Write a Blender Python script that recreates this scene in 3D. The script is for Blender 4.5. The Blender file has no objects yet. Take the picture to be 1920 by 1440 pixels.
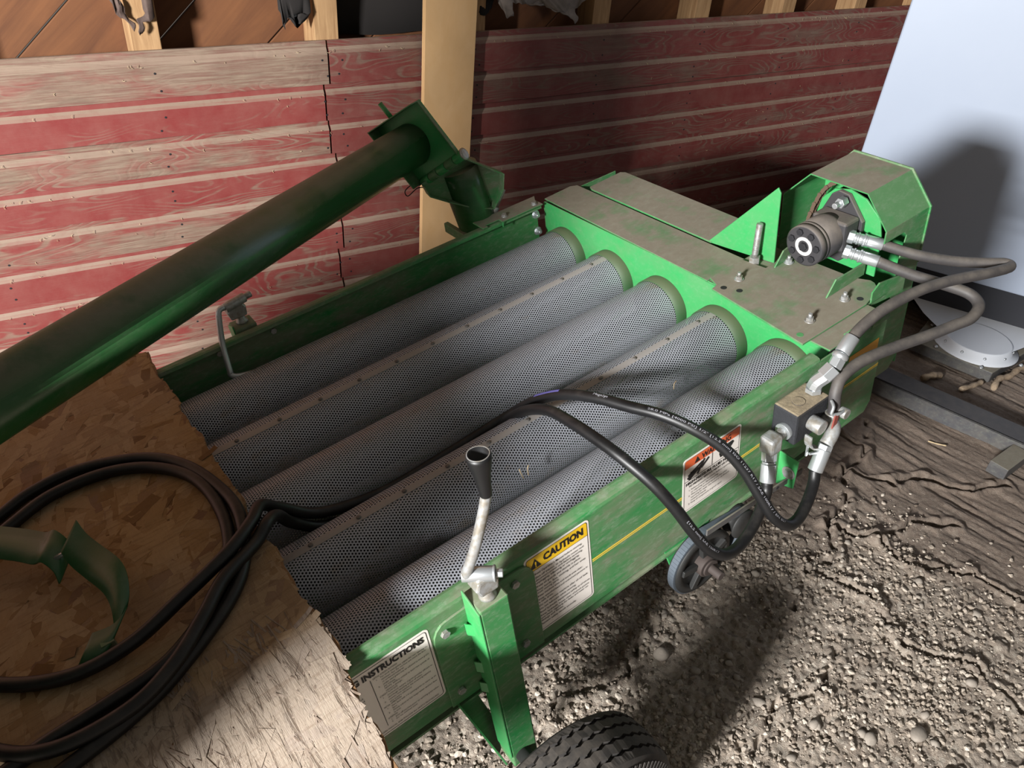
import bpy, math, random
import numpy as np
from mathutils import Vector, Matrix

random.seed(7); rng = np.random.default_rng(7)
scene = bpy.context.scene
COL = scene.collection

# ------------------------------------------------------------------ camera
cam_d = bpy.data.cameras.new('camera'); cam = bpy.data.objects.new('camera', cam_d); COL.objects.link(cam)
cam_d.sensor_width = 36.0; cam_d.sensor_fit = 'HORIZONTAL'; cam_d.lens = 1491.96 / 1920 * 36.0
cam_d.clip_start = 0.02; cam_d.clip_end = 100
RIGHT = Vector((0.80244, -0.59271, 0.06917)); DOWN = Vector((-0.30364, -0.50534, -0.80773)); FWD = Vector((0.51370, 0.62716, -0.58548))
M = Matrix.Identity(4)
for i in range(3):
    M[i][0] = RIGHT[i]; M[i][1] = -DOWN[i]; M[i][2] = -FWD[i]
M.translation = Vector((-0.49435, -0.70532, 1.67807))
cam.matrix_world = M
scene.camera = cam

# ------------------------------------------------------------------ light
world = bpy.data.worlds.new('barn_sky'); scene.world = world; world.use_nodes = True
bg = world.node_tree.nodes['Background']
bg.inputs[0].default_value = (1.0, 0.91, 0.81, 1); bg.inputs[1].default_value = 0.115

def area_light(name, loc, target, sx, sy, power, col):
    l = bpy.data.lights.new(name, 'AREA'); l.shape = 'RECTANGLE'; l.size = sx; l.size_y = sy
    l.energy = power; l.color = col
    o = bpy.data.objects.new(name, l); COL.objects.link(o); o.location = loc
    o.rotation_euler = (Vector(target) - Vector(loc)).to_track_quat('-Z', 'Y').to_euler()
    return o
# daylight entering through the open barn door at the low-x end of the building
area_light('door_daylight', (-4.0, -1.15, 2.0), (0.6, 0.5, 0.7), 0.62, 0.5, 560, (0.99, 0.985, 0.98))

vs = scene.view_settings
vs.view_transform = 'Standard'; vs.look = 'None'; vs.gamma = 1.0; vs.use_curve_mapping = False
vs.exposure = 0.47
scene.cycles.max_bounces = 6; scene.cycles.diffuse_bounces = 4; scene.cycles.glossy_bounces = 3

# ------------------------------------------------------------------ helpers
def srgb(r, g, b):
    f = lambda c: (c / 255 / 12.92) if c / 255 <= .04045 else ((c / 255 + .055) / 1.055) ** 2.4
    return (f(r), f(g), f(b), 1)

MACH_R = Matrix(((0.9848078, 0.0122999, -0.1732120), (0, 0.9974882, 0.0708326), (0.1736482, -0.0697565, 0.9823341)))
MACH = MACH_R.to_4x4(); MACH.translation = Vector((0, 0, 0.64))       # machine frame -> world

def vec(p): return Vector(p)

class MB:
    def __init__(s): s.v = []; s.f = []; s.sm = []
    def add(s, vs_, fs, smooth=False):
        b = len(s.v); s.v += [tuple(p) for p in vs_]
        for f in fs: s.f.append([b + i for i in f]); s.sm.append(smooth)
        return s
    def box(s, p0, p1, rot=None):
        x0, y0, z0 = p0; x1, y1, z1 = p1
        vs_ = [(x0, y0, z0), (x1, y0, z0), (x1, y1, z0), (x0, y1, z0), (x0, y0, z1), (x1, y0, z1), (x1, y1, z1), (x0, y1, z1)]
        if rot is not None:
            c = Vector(((x0 + x1) / 2, (y0 + y1) / 2, (z0 + z1) / 2)); vs_ = [c + rot @ (Vector(v) - c) for v in vs_]
        return s.add(vs_, [(3, 2, 1, 0), (4, 5, 6, 7), (0, 1, 5, 4), (1, 2, 6, 5), (2, 3, 7, 6), (3, 0, 4, 7)])
    def bar(s, a, b, w, h, up=(0, 0, 1)):
        a = vec(a); b = vec(b); d = (b - a).normalized(); u = vec(up); r = d.cross(u)
        if r.length < 1e-4: r = d.cross(vec((1, 0, 0)))
        r.normalize(); u = r.cross(d).normalized()
        c = [r * sx * w / 2 + u * sy * h / 2 for sx, sy in ((-1, -1), (1, -1), (1, 1), (-1, 1))]
        return s.add([a + k for k in c] + [b + k for k in c], [(3, 2, 1, 0), (4, 5, 6, 7), (0, 1, 5, 4), (1, 2, 6, 5), (2, 3, 7, 6), (3, 0, 4, 7)])
    def prism(s, poly, thick):
        """poly: list of 3d points (planar), extruded by vector thick"""
        n = len(poly); t = vec(thick); p = [vec(q) for q in poly]
        nrm = sum(((p[i].cross(p[(i + 1) % n])) for i in range(n)), Vector((0, 0, 0)))
        fl = nrm.dot(t) > 0
        vs_ = p + [q + t for q in p]
        a = list(range(n)); b = list(range(n, 2 * n))
        fs = [a[::-1], b] + [(i, (i + 1) % n, n + (i + 1) % n, n + i) for i in range(n)]
        if not fl: fs = [f[::-1] for f in map(list, fs)]
        return s.add(vs_, fs)
    def frames(s, pts):
        p = [vec(q) for q in pts]; n = len(p); T = []
        for i in range(n):
            a = p[max(0, i - 1)]; b = p[min(n - 1, i + 1)]; T.append((b - a).normalized())
        u = T[0].cross(vec((0, 0, 1)))
        if u.length < 1e-3: u = T[0].cross(vec((1, 0, 0)))
        u.normalize(); out = []
        for i in range(n):
            u = (u - T[i] * u.dot(T[i])).normalized(); out.append((p[i], T[i], u, T[i].cross(u)))
        return out
    def tube(s, pts, r, n=14, cap=True, smooth=True):
        fr = s.frames(pts); m = len(fr); rr = r if hasattr(r, '__len__') else [r] * m
        vs_ = []
        for (p, t, u, w), q in zip(fr, rr):
            for k in range(n):
                a = 2 * math.pi * k / n; vs_.append(p + u * (q * math.cos(a)) + w * (q * math.sin(a)))
        fs = [(i * n + k, i * n + (k + 1) % n, (i + 1) * n + (k + 1) % n, (i + 1) * n + k) for i in range(m - 1) for k in range(n)]
        b = len(s.v); s.add(vs_, fs, smooth)
        if cap:
            s.f.append([b + k for k in range(n)][::-1]); s.sm.append(False)
            s.f.append([b + (m - 1) * n + k for k in range(n)]); s.sm.append(False)
        return s
    def cyl(s, a, b, r, n=24, r2=None, smooth=True, cap=True):
        return s.tube([a, b], [r, r if r2 is None else r2], n, cap, smooth)
    def lathe(s, a, d, prof, n=24, smooth=True):
        """prof: list of (distance along d, radius)"""
        a = vec(a); d = vec(d).normalized(); u = d.cross(vec((0, 0, 1)))
        if u.length < 1e-3: u = d.cross(vec((1, 0, 0)))
        u.normalize(); w = d.cross(u); vs_ = []
        for t, r in prof:
            for k in range(n):
                q = 2 * math.pi * k / n; vs_.append(a + d * t + u * (r * math.cos(q)) + w * (r * math.sin(q)))
        m = len(prof)
        fs = [(i * n + k, i * n + (k + 1) % n, (i + 1) * n + (k + 1) % n, (i + 1) * n + k) for i in range(m - 1) for k in range(n)]
        b = len(s.v); s.add(vs_, fs, smooth)
        s.f.append([b + k for k in range(n)][::-1]); s.sm.append(False)
        s.f.append([b + (m - 1) * n + k for k in range(n)]); s.sm.append(False)
        return s
    def hexbolt(s, c, d, r=.009, h=.007, washer=True, stud=0.0):
        c = vec(c); d = vec(d).normalized()
        if washer: s.cyl(c, c + d * .0022, r * 1.35, 18); c = c + d * .0022
        s.cyl(c, c + d * h, r, 6, smooth=False)
        if stud: s.cyl(c + d * h, c + d * (h + stud), r * .52, 12)
        return s
    def mesh(s, name):
        me = bpy.data.meshes.new(name); me.from_pydata(s.v, [], s.f)
        me.polygons.foreach_set('use_smooth', s.sm); me.update(); return me
    def build(s, name, mat, parent=None, bevel=0, kind=None, label=None):
        o = bpy.data.objects.new(name, s.mesh(name)); COL.objects.link(o)
        o.data.materials.append(mat)
        if parent is not None: o.parent = parent
        if bevel:
            b = o.modifiers.new('bevel', 'BEVEL'); b.width = bevel; b.segments = 2; b.limit_method = 'ANGLE'; b.angle_limit = math.radians(50)
        if kind: o['kind'] = kind
        if label: o['label'] = label
        return o

def smooth_path(pts, k=6):
    p = [vec(q) for q in pts]; out = []
    for i in range(len(p) - 1):
        a = p[max(i - 1, 0)]; b = p[i]; c = p[i + 1]; d = p[min(i + 2, len(p) - 1)]
        for j in range(k):
            t = j / k
            out.append(.5 * ((2 * b) + (c - a) * t + (2 * a - 5 * b + 4 * c - d) * t * t + (3 * b - a - 3 * c + d) * t ** 3))
    out.append(p[-1]); return out

def empty(name, label, cat, mat4=None, group=None):
    o = bpy.data.objects.new(name, None); COL.objects.link(o); o.empty_display_size = .1
    if mat4 is not None: o.matrix_world = mat4
    o['label'] = label; o['category'] = cat
    if group: o['group'] = group
    return o
def tag(o, label, cat, group=None):
    o['label'] = label; o['category'] = cat
    if group: o['group'] = group
    return o
def link_copy(src, parent, name=None):
    c = src.copy(); COL.objects.link(c); c.parent = parent; return c

# ------------------------------------------------------------------ node materials
class NT:
    def __init__(s, name):
        s.m = bpy.data.materials.new(name); s.m.use_nodes = True; s.t = s.m.node_tree; s.b = s.t.nodes['Principled BSDF']
        s.co = s.t.nodes.new('ShaderNodeTexCoord').outputs['Object']
    def L(s, a, b): s.t.links.new(a, b)
    def val(s, sock, v):
        if hasattr(v, 'is_output') or isinstance(v, bpy.types.NodeSocket): s.L(v, sock)
        else: sock.default_value = v
    def mapping(s, scale=(1, 1, 1), rot=(0, 0, 0), loc=(0, 0, 0), src=None):
        n = s.t.nodes.new('ShaderNodeMapping'); n.inputs['Scale'].default_value = scale; n.inputs['Rotation'].default_value = rot; n.inputs['Location'].default_value = loc
        s.L(src or s.co, n.inputs['Vector']); return n.outputs[0]
    def noise(s, scale, detail=4, rough=.55, vec_=None, dist=0):
        n = s.t.nodes.new('ShaderNodeTexNoise'); n.inputs['Scale'].default_value = scale; n.inputs['Detail'].default_value = detail
        n.inputs['Roughness'].default_value = rough; n.inputs['Distortion'].default_value = dist
        s.L(vec_ or s.co, n.inputs['Vector']); return n.outputs['Fac']
    def voro(s, scale, vec_=None, feat='F1', out='Distance'):
        n = s.t.nodes.new('ShaderNodeTexVoronoi'); n.feature = feat; n.inputs['Scale'].default_value = scale
        s.L(vec_ or s.co, n.inputs['Vector']); return n.outputs[out]
    def wave(s, scale, dist, det, dscale, vec_=None, direction='Z'):
        n = s.t.nodes.new('ShaderNodeTexWave'); n.bands_direction = direction
        n.inputs['Scale'].default_value = scale; n.inputs['Distortion'].default_value = dist; n.inputs['Detail'].default_value = det; n.inputs['Detail Scale'].default_value = dscale
        s.L(vec_ or s.co, n.inputs['Vector']); return n.outputs['Fac']
    def ramp(s, fac, stops):
        n = s.t.nodes.new('ShaderNodeValToRGB'); e = n.color_ramp.elements
        while len(e) < len(stops): e.new(.5)
        for k, (p, c) in zip(e, stops):
            k.position = p; k.color = c if hasattr(c, '__len__') else (c, c, c, 1)
        s.val(n.inputs[0], fac); return n.outputs[0]
    def mix(s, fac, a, b, mode='MIX'):
        n = s.t.nodes.new('ShaderNodeMix'); n.data_type = 'RGBA'; n.blend_type = mode
        s.val(n.inputs[0], fac); s.val(n.inputs[6], a); s.val(n.inputs[7], b); return n.outputs[2]
    def math(s, op, a, b=0.0, clamp=False):
        n = s.t.nodes.new('ShaderNodeMath'); n.operation = op; n.use_clamp = clamp
        s.val(n.inputs[0], a); s.val(n.inputs[1], b); return n.outputs[0]
    def nz(s):
        g = s.t.nodes.new('ShaderNodeNewGeometry'); x = s.t.nodes.new('ShaderNodeSeparateXYZ'); s.L(g.outputs['Normal'], x.inputs[0]); return x.outputs[2]
    def island(s):
        return s.t.nodes.new('ShaderNodeNewGeometry').outputs['Random Per Island']
    def orand(s):
        return s.t.nodes.new('ShaderNodeObjectInfo').outputs['Random']
    def bump(s, h, strength=.3, dist=.002):
        n = s.t.nodes.new('ShaderNodeBump'); n.inputs['Strength'].default_value = strength; n.inputs['Distance'].default_value = dist
        s.L(h, n.inputs['Height']); s.L(n.outputs[0], s.b.inputs['Normal'])
    def done(s, col, rough=.5, metal=0.0, spec=None):
        s.val(s.b.inputs['Base Color'], col); s.val(s.b.inputs['Roughness'], rough); s.val(s.b.inputs['Metallic'], metal)
        if spec is not None: s.b.inputs['Specular IOR Level'].default_value = spec
        return s.m

DUST = srgb(136, 130, 114)
def plain(name, col, rough=.5, metal=0.0, spec=None):
    t = NT(name); return t.done(col, rough, metal, spec)

def green_paint(name, base, dust_top, dust_side, rough=.42, seed=0, lo=.55, hi=.92, dl=.32, dh=.5):
    t = NT(name)
    up = t.ramp(t.nz(), [(lo, 0.0), (hi, 1.0)])
    sm = t.noise(9, 6, .62, t.mapping((1, 1, 1), loc=(seed, seed, 0)))
    st = t.noise(22, 5, .7, t.mapping((.35, 1, 1.6), rot=(0, .5, 0), loc=(0, seed, 0)))
    big = t.ramp(t.noise(2.6, 3, .5, t.mapping((1, 1, 2), loc=(seed + 2, 0, 1))), [(.34, .3), (.58, 1.0)])
    side = t.math('MULTIPLY', t.ramp(t.math('MULTIPLY', sm, st), [(.13, 0.0), (.31, dust_side)]), big)
    top = t.math('MULTIPLY', up, t.ramp(sm, [(dl, max(0, dust_top - .55)), (dh, dust_top)]))
    fac = t.math('MAXIMUM', side, top)
    var = t.mix(t.noise(3.5, 3), base, [c * .78 for c in base[:3]] + [1])
    fine = t.noise(260, 2)
    dcol = t.mix(t.noise(40, 5, .7), DUST, srgb(112, 104, 88))
    col = t.mix(t.math('MULTIPLY', t.ramp(t.noise(70, 5, .75, t.mapping((.5, 1, 1.3), rot=(0, .7, 0))), [(.5, 0.0), (.72, .6)]), dust_side), t.mix(fac, var, dcol), srgb(150, 160, 142))
    t.bump(fine, .12, .0006)
    return t.done(col, t.math('ADD', t.math('MULTIPLY', fac, .4), rough))

GREEN = srgb(44, 134, 70)
m_green = green_paint('green_paint', GREEN, .8, .75, dl=.42, dh=.64)
m_green_clean = green_paint('green_paint_clean', srgb(52, 158, 86), .4, .22, .38, 3)
m_deck = green_paint('dusty_green_deck', GREEN, 1.0, .35, .6, 5)
m_auger = green_paint('auger_green', srgb(30, 88, 42), .8, .1, .22, 9, .4, .9)
def perforated():
    t = NT('galvanised_screen')
    n = t.noise(7, 4, .6); d = t.noise(30, 5, .7, t.mapping((.4, 1, 1)))
    col = t.mix(n, srgb(156, 159, 167), srgb(180, 183, 190))
    col = t.mix(t.ramp(t.math('MULTIPLY', n, d), [(.3, 0.0), (.46, .65)]), col, srgb(150, 128, 96))
    return t.done(col, .48, .25)
m_screen = perforated()
def collar():
    t = NT('dusty_collar'); up = t.ramp(t.nz(), [(.1, .15), (.8, .85)])
    return t.done(t.mix(up, srgb(34, 76, 40), srgb(82, 88, 64)), .6)
m_collar = collar()
m_strip = plain('seam_strip_steel', srgb(156, 152, 148), .5, .1)
m_rivet = plain('rivet_steel', srgb(104, 100, 96), .55, .1)
m_inner = plain('inner_dark_steel', srgb(30, 29, 30), .8, .2)
m_zinc = plain('zinc_plated_steel', srgb(196, 200, 202), .34, .75)
def dusty_zinc():
    t = NT('dusty_zinc'); n = t.noise(60, 5, .65)
    return t.done(t.mix(t.ramp(n, [(.4, 0.0), (.62, .75)]), srgb(178, 180, 180), srgb(140, 130, 112)), .42, .55)
m_dzinc = dusty_zinc()
def rubber():
    t = NT('black_rubber_hose'); n = t.noise(25, 5, .65); up = t.ramp(t.nz(), [(.2, 0.0), (.95, 1.0)])
    col = t.mix(t.math('MULTIPLY', up, t.ramp(n, [(.45, 0.0), (.8, .25)])), srgb(17, 17, 18), srgb(96, 90, 82))
    t.bump(t.noise(500, 2), .12, .0004); return t.done(col, .46)
m_hose = rubber()
def dusty_rubber():
    t = NT('dusty_rubber_hose'); n = t.noise(25, 5, .65); up = t.ramp(t.nz(), [(-.3, .25), (.8, 1.0)])
    col = t.mix(t.math('MULTIPLY', up, t.ramp(n, [(.3, 0.2), (.66, .7)])), srgb(50, 48, 50), srgb(112, 105, 96))
    return t.done(col, .6)
m_dhose = dusty_rubber()
m_black = plain('black_cast_iron', srgb(40, 40, 43), .55, .2)
def dusty_black():
    t = NT('dusty_black_motor'); n = t.noise(35, 5, .7); up = t.ramp(t.nz(), [(-.1, 0.08), (.6, .9)])
    col = t.mix(t.math('MULTIPLY', up, t.ramp(n, [(.25, .6), (.6, 1.0)])), srgb(42, 42, 46), srgb(112, 104, 96))
    return t.done(col, .65)
m_motor = dusty_black()
def valve_mat():
    t = NT('dusty_valve_body'); n = t.noise(70, 5, .75); up = t.ramp(t.nz(), [(.4, 0.0), (.85, 1.0)])
    col = t.mix(t.math('MULTIPLY', up, t.ramp(n, [(.3, .55), (.6, 1.0)])), srgb(34, 35, 39), srgb(146, 132, 108))
    t.bump(n, .5, .004); return t.done(col, .75)
m_valve = valve_mat()
m_chute_lit = plain('white_poly_lit', srgb(212, 216, 222), .45)  # whiter copy of the tender plastic, so the chute looks lit
m_white = plain('decal_white', srgb(230, 223, 215), .45)
m_ink = plain('decal_black_ink', srgb(24, 22, 22), .5)
m_yellow = plain('decal_yellow', srgb(232, 188, 30), .45)
m_orange = plain('decal_orange', srgb(214, 96, 52), .45)
m_amber = plain('amber_decal', srgb(196, 142, 50), .5)
m_stripe = plain('yellow_pinstripe', srgb(218, 180, 60), .5)
m_print = plain('hose_print_white', srgb(150, 150, 156), .6)
m_purple = plain('hose_band_purple', srgb(92, 88, 150), .6)
m_whitering = plain('worn_white_ring', srgb(196, 194, 190), .6)
m_rust = plain('rusty_chain_steel', srgb(104, 84, 70), .65, .35)
m_rust2 = plain('rusted_shaft', srgb(60, 51, 47), .75, .1)
m_bluebelt = plain('worn_blue_belt', srgb(76, 84, 92), .75)
m_darkmetal = plain('dark_steel_pulley', srgb(46, 46, 45), .6, .3)

def siding():
    t = NT('weathered_red_siding'); r = t.orand()
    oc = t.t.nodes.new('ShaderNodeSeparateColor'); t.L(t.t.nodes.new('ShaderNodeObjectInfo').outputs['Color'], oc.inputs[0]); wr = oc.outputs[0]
    shift = t.t.nodes.new('ShaderNodeCombineXYZ'); t.L(t.math('MULTIPLY', r, 37.0), shift.inputs[0]); t.L(t.math('MULTIPLY', r, 11.0), shift.inputs[2])
    add = t.t.nodes.new('ShaderNodeVectorMath'); add.operation = 'ADD'; t.L(t.co, add.inputs[0]); t.L(shift.outputs[0], add.inputs[1]); v = add.outputs[0]
    g = t.t.nodes.new('ShaderNodeTexNoise'); g.inputs['Scale'].default_value = 1.0; g.inputs['Detail'].default_value = 1.5
    t.L(t.mapping((2.2, 2.2, 9.5), src=v), g.inputs['Vector'])
    rings = t.math('FRACT', t.math('MULTIPLY', g.outputs['Fac'], 23.0))
    grain = t.ramp(rings, [(.0, 1.0), (.16, .85), (.3, 0.0), (.86, 0.0), (1.0, 1.0)])
    fibre = t.noise(1, 6, .7, t.mapping((6, 6, 170), src=v))
    patch = t.noise(1, 5, .62, t.mapping((2.3, 2, 8), src=v))
    wornth = t.math('ADD', patch, t.math('SUBTRACT', wr, .5))
    worn = t.ramp(wornth, [(.47, 0.0), (.60, 1.0)])
    grainmask = t.math('MULTIPLY', grain, t.ramp(wornth, [(.33, 0.0), (.48, 1.0)]))
    bare = t.math('MAXIMUM', t.math('MULTIPLY', worn, t.ramp(fibre, [(.3, .55), (.55, 1.0)])), t.math('MULTIPLY', grainmask, .8))
    red = t.mix(t.noise(6, 4, .6, v), srgb(112, 32, 33), srgb(128, 48, 45))
    wood = t.mix(t.ramp(fibre, [(.3, 0.0), (.66, 1.0)]), srgb(84, 68, 54), srgb(144, 126, 107)); wood = t.mix(t.ramp(patch, [(.5, .0), (.75, .5)]), wood, srgb(100, 72, 62)); wood = t.mix(t.ramp(t.noise(1, 4, .6, t.mapping((5, 5, 22), src=v)), [(.56, 0.0), (.7, .6)]), wood, srgb(80, 62, 50))
    col = t.mix(bare, red, wood)
    col = t.mix(t.math('MULTIPLY', oc.outputs[1], t.ramp(patch, [(.3, .6), (.6, 1.3)])), col, srgb(70, 44, 38))  # shade painted into the board colour, strength from the second colour channel
    dust = t.math('MULTIPLY', t.ramp(t.nz(), [(.2, 0.0), (.5, 1.0)]), t.ramp(t.noise(18, 5, .7, v), [(.25, .6), (.5, .95)]))
    col = t.mix(dust, col, srgb(140, 121, 104)); col = t.mix(t.ramp(t.noise(9, 5, .7, v), [(.35, .03), (.7, .22)]), col, srgb(158, 128, 114))
    t.bump(t.math('ADD', fibre, t.math('MULTIPLY', grainmask, -.6)), .35, .0015)
    return t.done(col, t.math('SUBTRACT', .8, t.math('MULTIPLY', t.math('SUBTRACT', 1.0, bare), .22)))
m_siding = siding()
def wood(name, c1, c2, direction=(60, 60, 3), sc=1.0, bump_=.3):
    t = NT(name); r = t.orand()
    sh = t.t.nodes.new('ShaderNodeCombineXYZ'); t.L(t.math('MULTIPLY', r, 23.0), sh.inputs[0]); t.L(t.math('MULTIPLY', r, 7.0), sh.inputs[1])
    add = t.t.nodes.new('ShaderNodeVectorMath'); add.operation = 'ADD'; t.L(t.co, add.inputs[0]); t.L(sh.outputs[0], add.inputs[1])
    n = t.noise(sc, 6, .65, t.mapping(direction, src=add.outputs[0]), .6); big = t.noise(5, 3, .6, add.outputs[0])
    col = t.mix(t.ramp(n, [(.3, 0.0), (.7, 1.0)]), c1, c2); col = t.mix(t.math('MULTIPLY', big, .6), col, [k * .55 for k in c1[:3]] + [1])
    t.bump(n, bump_, .002); return t.done(col, .8)
m_stud = wood('rough_pine_stud', srgb(150, 112, 74), srgb(206, 168, 122), (55, 55, 4))
m_sheath = wood('brown_sheathing', srgb(94, 56, 32), srgb(134, 86, 50), (2, 16, 16), 1.0, .08)
m_tarpaper = wood('grey_tar_paper', srgb(126, 116, 110), srgb(176, 164, 154), (20, 20, 20), 1.0, .2)
m_brownpaper = wood('brown_building_paper', srgb(74, 58, 52), srgb(112, 92, 82), (30, 30, 30), 1.0, .2)
m_blacktar = plain('black_tar_paper', srgb(34, 30, 28), .9)
m_plank = wood('tan_fibre_board', srgb(232, 186, 130), srgb(240, 198, 146), (16, 16, 9), 1.0, .06)
def osb_base():
    t = NT('osb_core'); n = t.noise(40, 5, .6); return t.done(t.mix(n, srgb(112, 82, 54), srgb(150, 116, 80)), .8)
m_osb = osb_base()
def osb_flake():
    t = NT('osb_strands'); i = t.island()
    fib = t.noise(1, 5, .7, t.mapping((300, 40, 40)))
    w = t.noise(3.0, 3, .6)
    a = t.ramp(i, [(0, srgb(116, 86, 54)), (.15, srgb(150, 118, 78)), (.55, srgb(168, 136, 94)), (.88, srgb(182, 152, 110)), (1, srgb(124, 84, 50))])
    grey = t.ramp(t.math('ADD', w, t.math('MULTIPLY', i, .12)), [(.48, 0.0), (.66, .55)])
    sx_ = t.t.nodes.new('ShaderNodeSeparateXYZ'); t.L(t.co, sx_.inputs[0]); wy = t.math('ADD', sx_.outputs[1], t.math('MULTIPLY', w, .16)); worn = t.ramp(t.math('SUBTRACT', .7, wy), [(.49, 0.0), (.56, .8)])
    col = t.mix(t.math('MAXIMUM', t.math('MULTIPLY', grey, .5), worn), a, srgb(176, 165, 153)); col = t.mix(t.math('MULTIPLY', fib, .35), col, srgb(92, 66, 42))
    cr = t.noise(1, 6, .75, t.mapping((70, 9, 9)), .8); crk = t.math('MULTIPLY', worn, t.ramp(cr, [(.38, 1.0), (.48, 0.0)])); col = t.mix(t.math('MULTIPLY', crk, .85), col, srgb(78, 60, 46))
    col = t.mix(t.ramp(t.noise(1, 6, .7, t.mapping((14, 120, 20), rot=(0, 0, .5)), .5), [(.5, 0.0), (.72, .45)]), col, srgb(96, 68, 42))
    t.bump(t.math('SUBTRACT', fib, t.math('MULTIPLY', crk, 2.5)), .6, .0016); return t.done(col, .85, 0.0, .25)
m_flake = osb_flake()
m_flake2 = wood('weathered_splinters', srgb(120, 100, 84), srgb(188, 172, 156), (160, 10, 20), 1.0, .6)
def earth():
    t = NT('dusty_gravel_floor'); n = t.noise(5, 6, .6); f = t.noise(120, 5, .7); s_ = t.noise(420, 3, .6)
    col = t.ramp(n, [(.3, srgb(120, 107, 95)), (.55, srgb(152, 139, 125)), (.72, srgb(168, 155, 141))])
    vc = t.t.nodes.new('ShaderNodeSeparateColor'); t.L(t.voro(95, None, 'F1', 'Color'), vc.inputs[0])
    col = t.mix(t.ramp(vc.outputs[0], [(.62, 0.0), (.9, .7)]), col, srgb(178, 168, 154)); col = t.mix(t.ramp(vc.outputs[1], [(.65, 0.0), (.95, .65)]), col, srgb(84, 73, 64))
    col = t.mix(t.ramp(f, [(.45, 0.0), (.75, .6)]), col, srgb(168, 157, 144)); col = t.mix(t.ramp(f, [(.25, .55), (.42, 0.0)]), col, srgb(74, 64, 56))
    at = t.t.nodes.new('ShaderNodeAttribute'); at.attribute_name = 'crust'
    col = t.mix(t.math('MULTIPLY', at.outputs['Fac'], .78), col, t.mix(t.noise(14, 6, .65), srgb(84, 70, 60), srgb(124, 108, 95)))
    t.bump(t.math('ADD', f, t.math('MULTIPLY', s_, .6)), .8, .006); return t.done(col, .92)
m_earth = earth()
def gravel_mat():
    t = NT('loose_gravel_stone'); i = t.island()
    return t.done(t.ramp(i, [(0, srgb(112, 100, 88)), (.4, srgb(146, 134, 120)), (.8, srgb(170, 158, 144)), (1, srgb(188, 178, 164))]), .9)
m_gravel = gravel_mat()
m_stone = wood('pale_field_stone', srgb(140, 130, 118), srgb(176, 166, 154), (30, 30, 30), 1.0, .2)
def tender_white():
    t = NT('white_poly_panel'); n = t.noise(2.2, 5, .6)
    return t.done(t.mix(n, srgb(156, 167, 185), srgb(167, 177, 193)), .45)
m_tender = tender_white()
def black_steel():
    t = NT('black_painted_steel'); n = t.noise(30, 5, .7); up = t.ramp(t.nz(), [(.6, 0.0), (.95, .35)])
    return t.done(t.mix(t.math('MULTIPLY', n, up), srgb(34, 35, 41), srgb(130, 118, 104)), .5, .1)
m_bsteel = black_steel()
m_greysteel = green_paint('dusty_grey_plate', srgb(70, 70, 74), .85, .3, .55, 2)
m_tire = None
def tire_mat():
    t = NT('dusty_tire_rubber'); n = t.noise(30, 5, .7); up = t.ramp(t.nz(), [(.0, .2), (.9, .9)])
    return t.done(t.mix(t.math('MULTIPLY', up, t.ramp(n, [(.35, .1), (.7, .5)])), srgb(36, 35, 35), srgb(112, 102, 91)), .75)
m_tire = tire_mat()
m_straw = plain('dry_straw', srgb(182, 162, 128), .85)
m_bark = wood('dry_bark', srgb(120, 100, 80), srgb(186, 166, 140), (60, 60, 60), 1.0, .5)

# ================================================================== SETTING
# ---- floor : displaced gravel and crusted earth
def value_noise(X, Y, f, seed):
    r = np.random.default_rng(seed); n = 256; g = r.random((n, n))
    x = X * f; y = Y * f; xi = np.floor(x).astype(int); yi = np.floor(y).astype(int); fx = x - xi; fy = y - yi
    fx = fx * fx * (3 - 2 * fx); fy = fy * fy * (3 - 2 * fy)
    a = g[xi % n, yi % n]; b = g[(xi + 1) % n, yi % n]; c = g[xi % n, (yi + 1) % n]; d = g[(xi + 1) % n, (yi + 1) % n]
    return a * (1 - fx) * (1 - fy) + b * fx * (1 - fy) + c * (1 - fx) * fy + d * fx * fy
def crust_mask(X, Y):
    # smoother trodden crust towards the far right, loose gravel near the machine
    return 1 / (1 + np.exp(-((X - 1.32) + .55 * (Y - .05) + .25 * (value_noise(X, Y, 3.1, 5) - .5)) * 11))
CRACKS = [[(1.02, -.12), (1.16, -.06), (1.27, -.08), (1.36, .02), (1.5, .04), (1.62, .14), (1.76, .15), (1.92, .25)],
          [(1.36, .02), (1.44, -.1), (1.42, -.22), (1.56, -.32), (1.58, -.45), (1.7, -.56)],
          [(1.62, .14), (1.72, .02), (1.84, -.02), (1.92, -.14), (2.04, -.2)],
          [(1.16, -.06), (1.22, -.22), (1.16, -.36), (1.26, -.5), (1.22, -.7)],
          [(.62, -.32), (.74, -.28), (.86, -.32), (1.0, -.27)], [(1.44, -.1), (1.6, -.12), (1.72, -.2)],
          [(1.76, .15), (1.78, .28), (1.7, .4)], [(.2, -.02), (.34, .03), (.5, -.02), (.62, .05)]]
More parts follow.
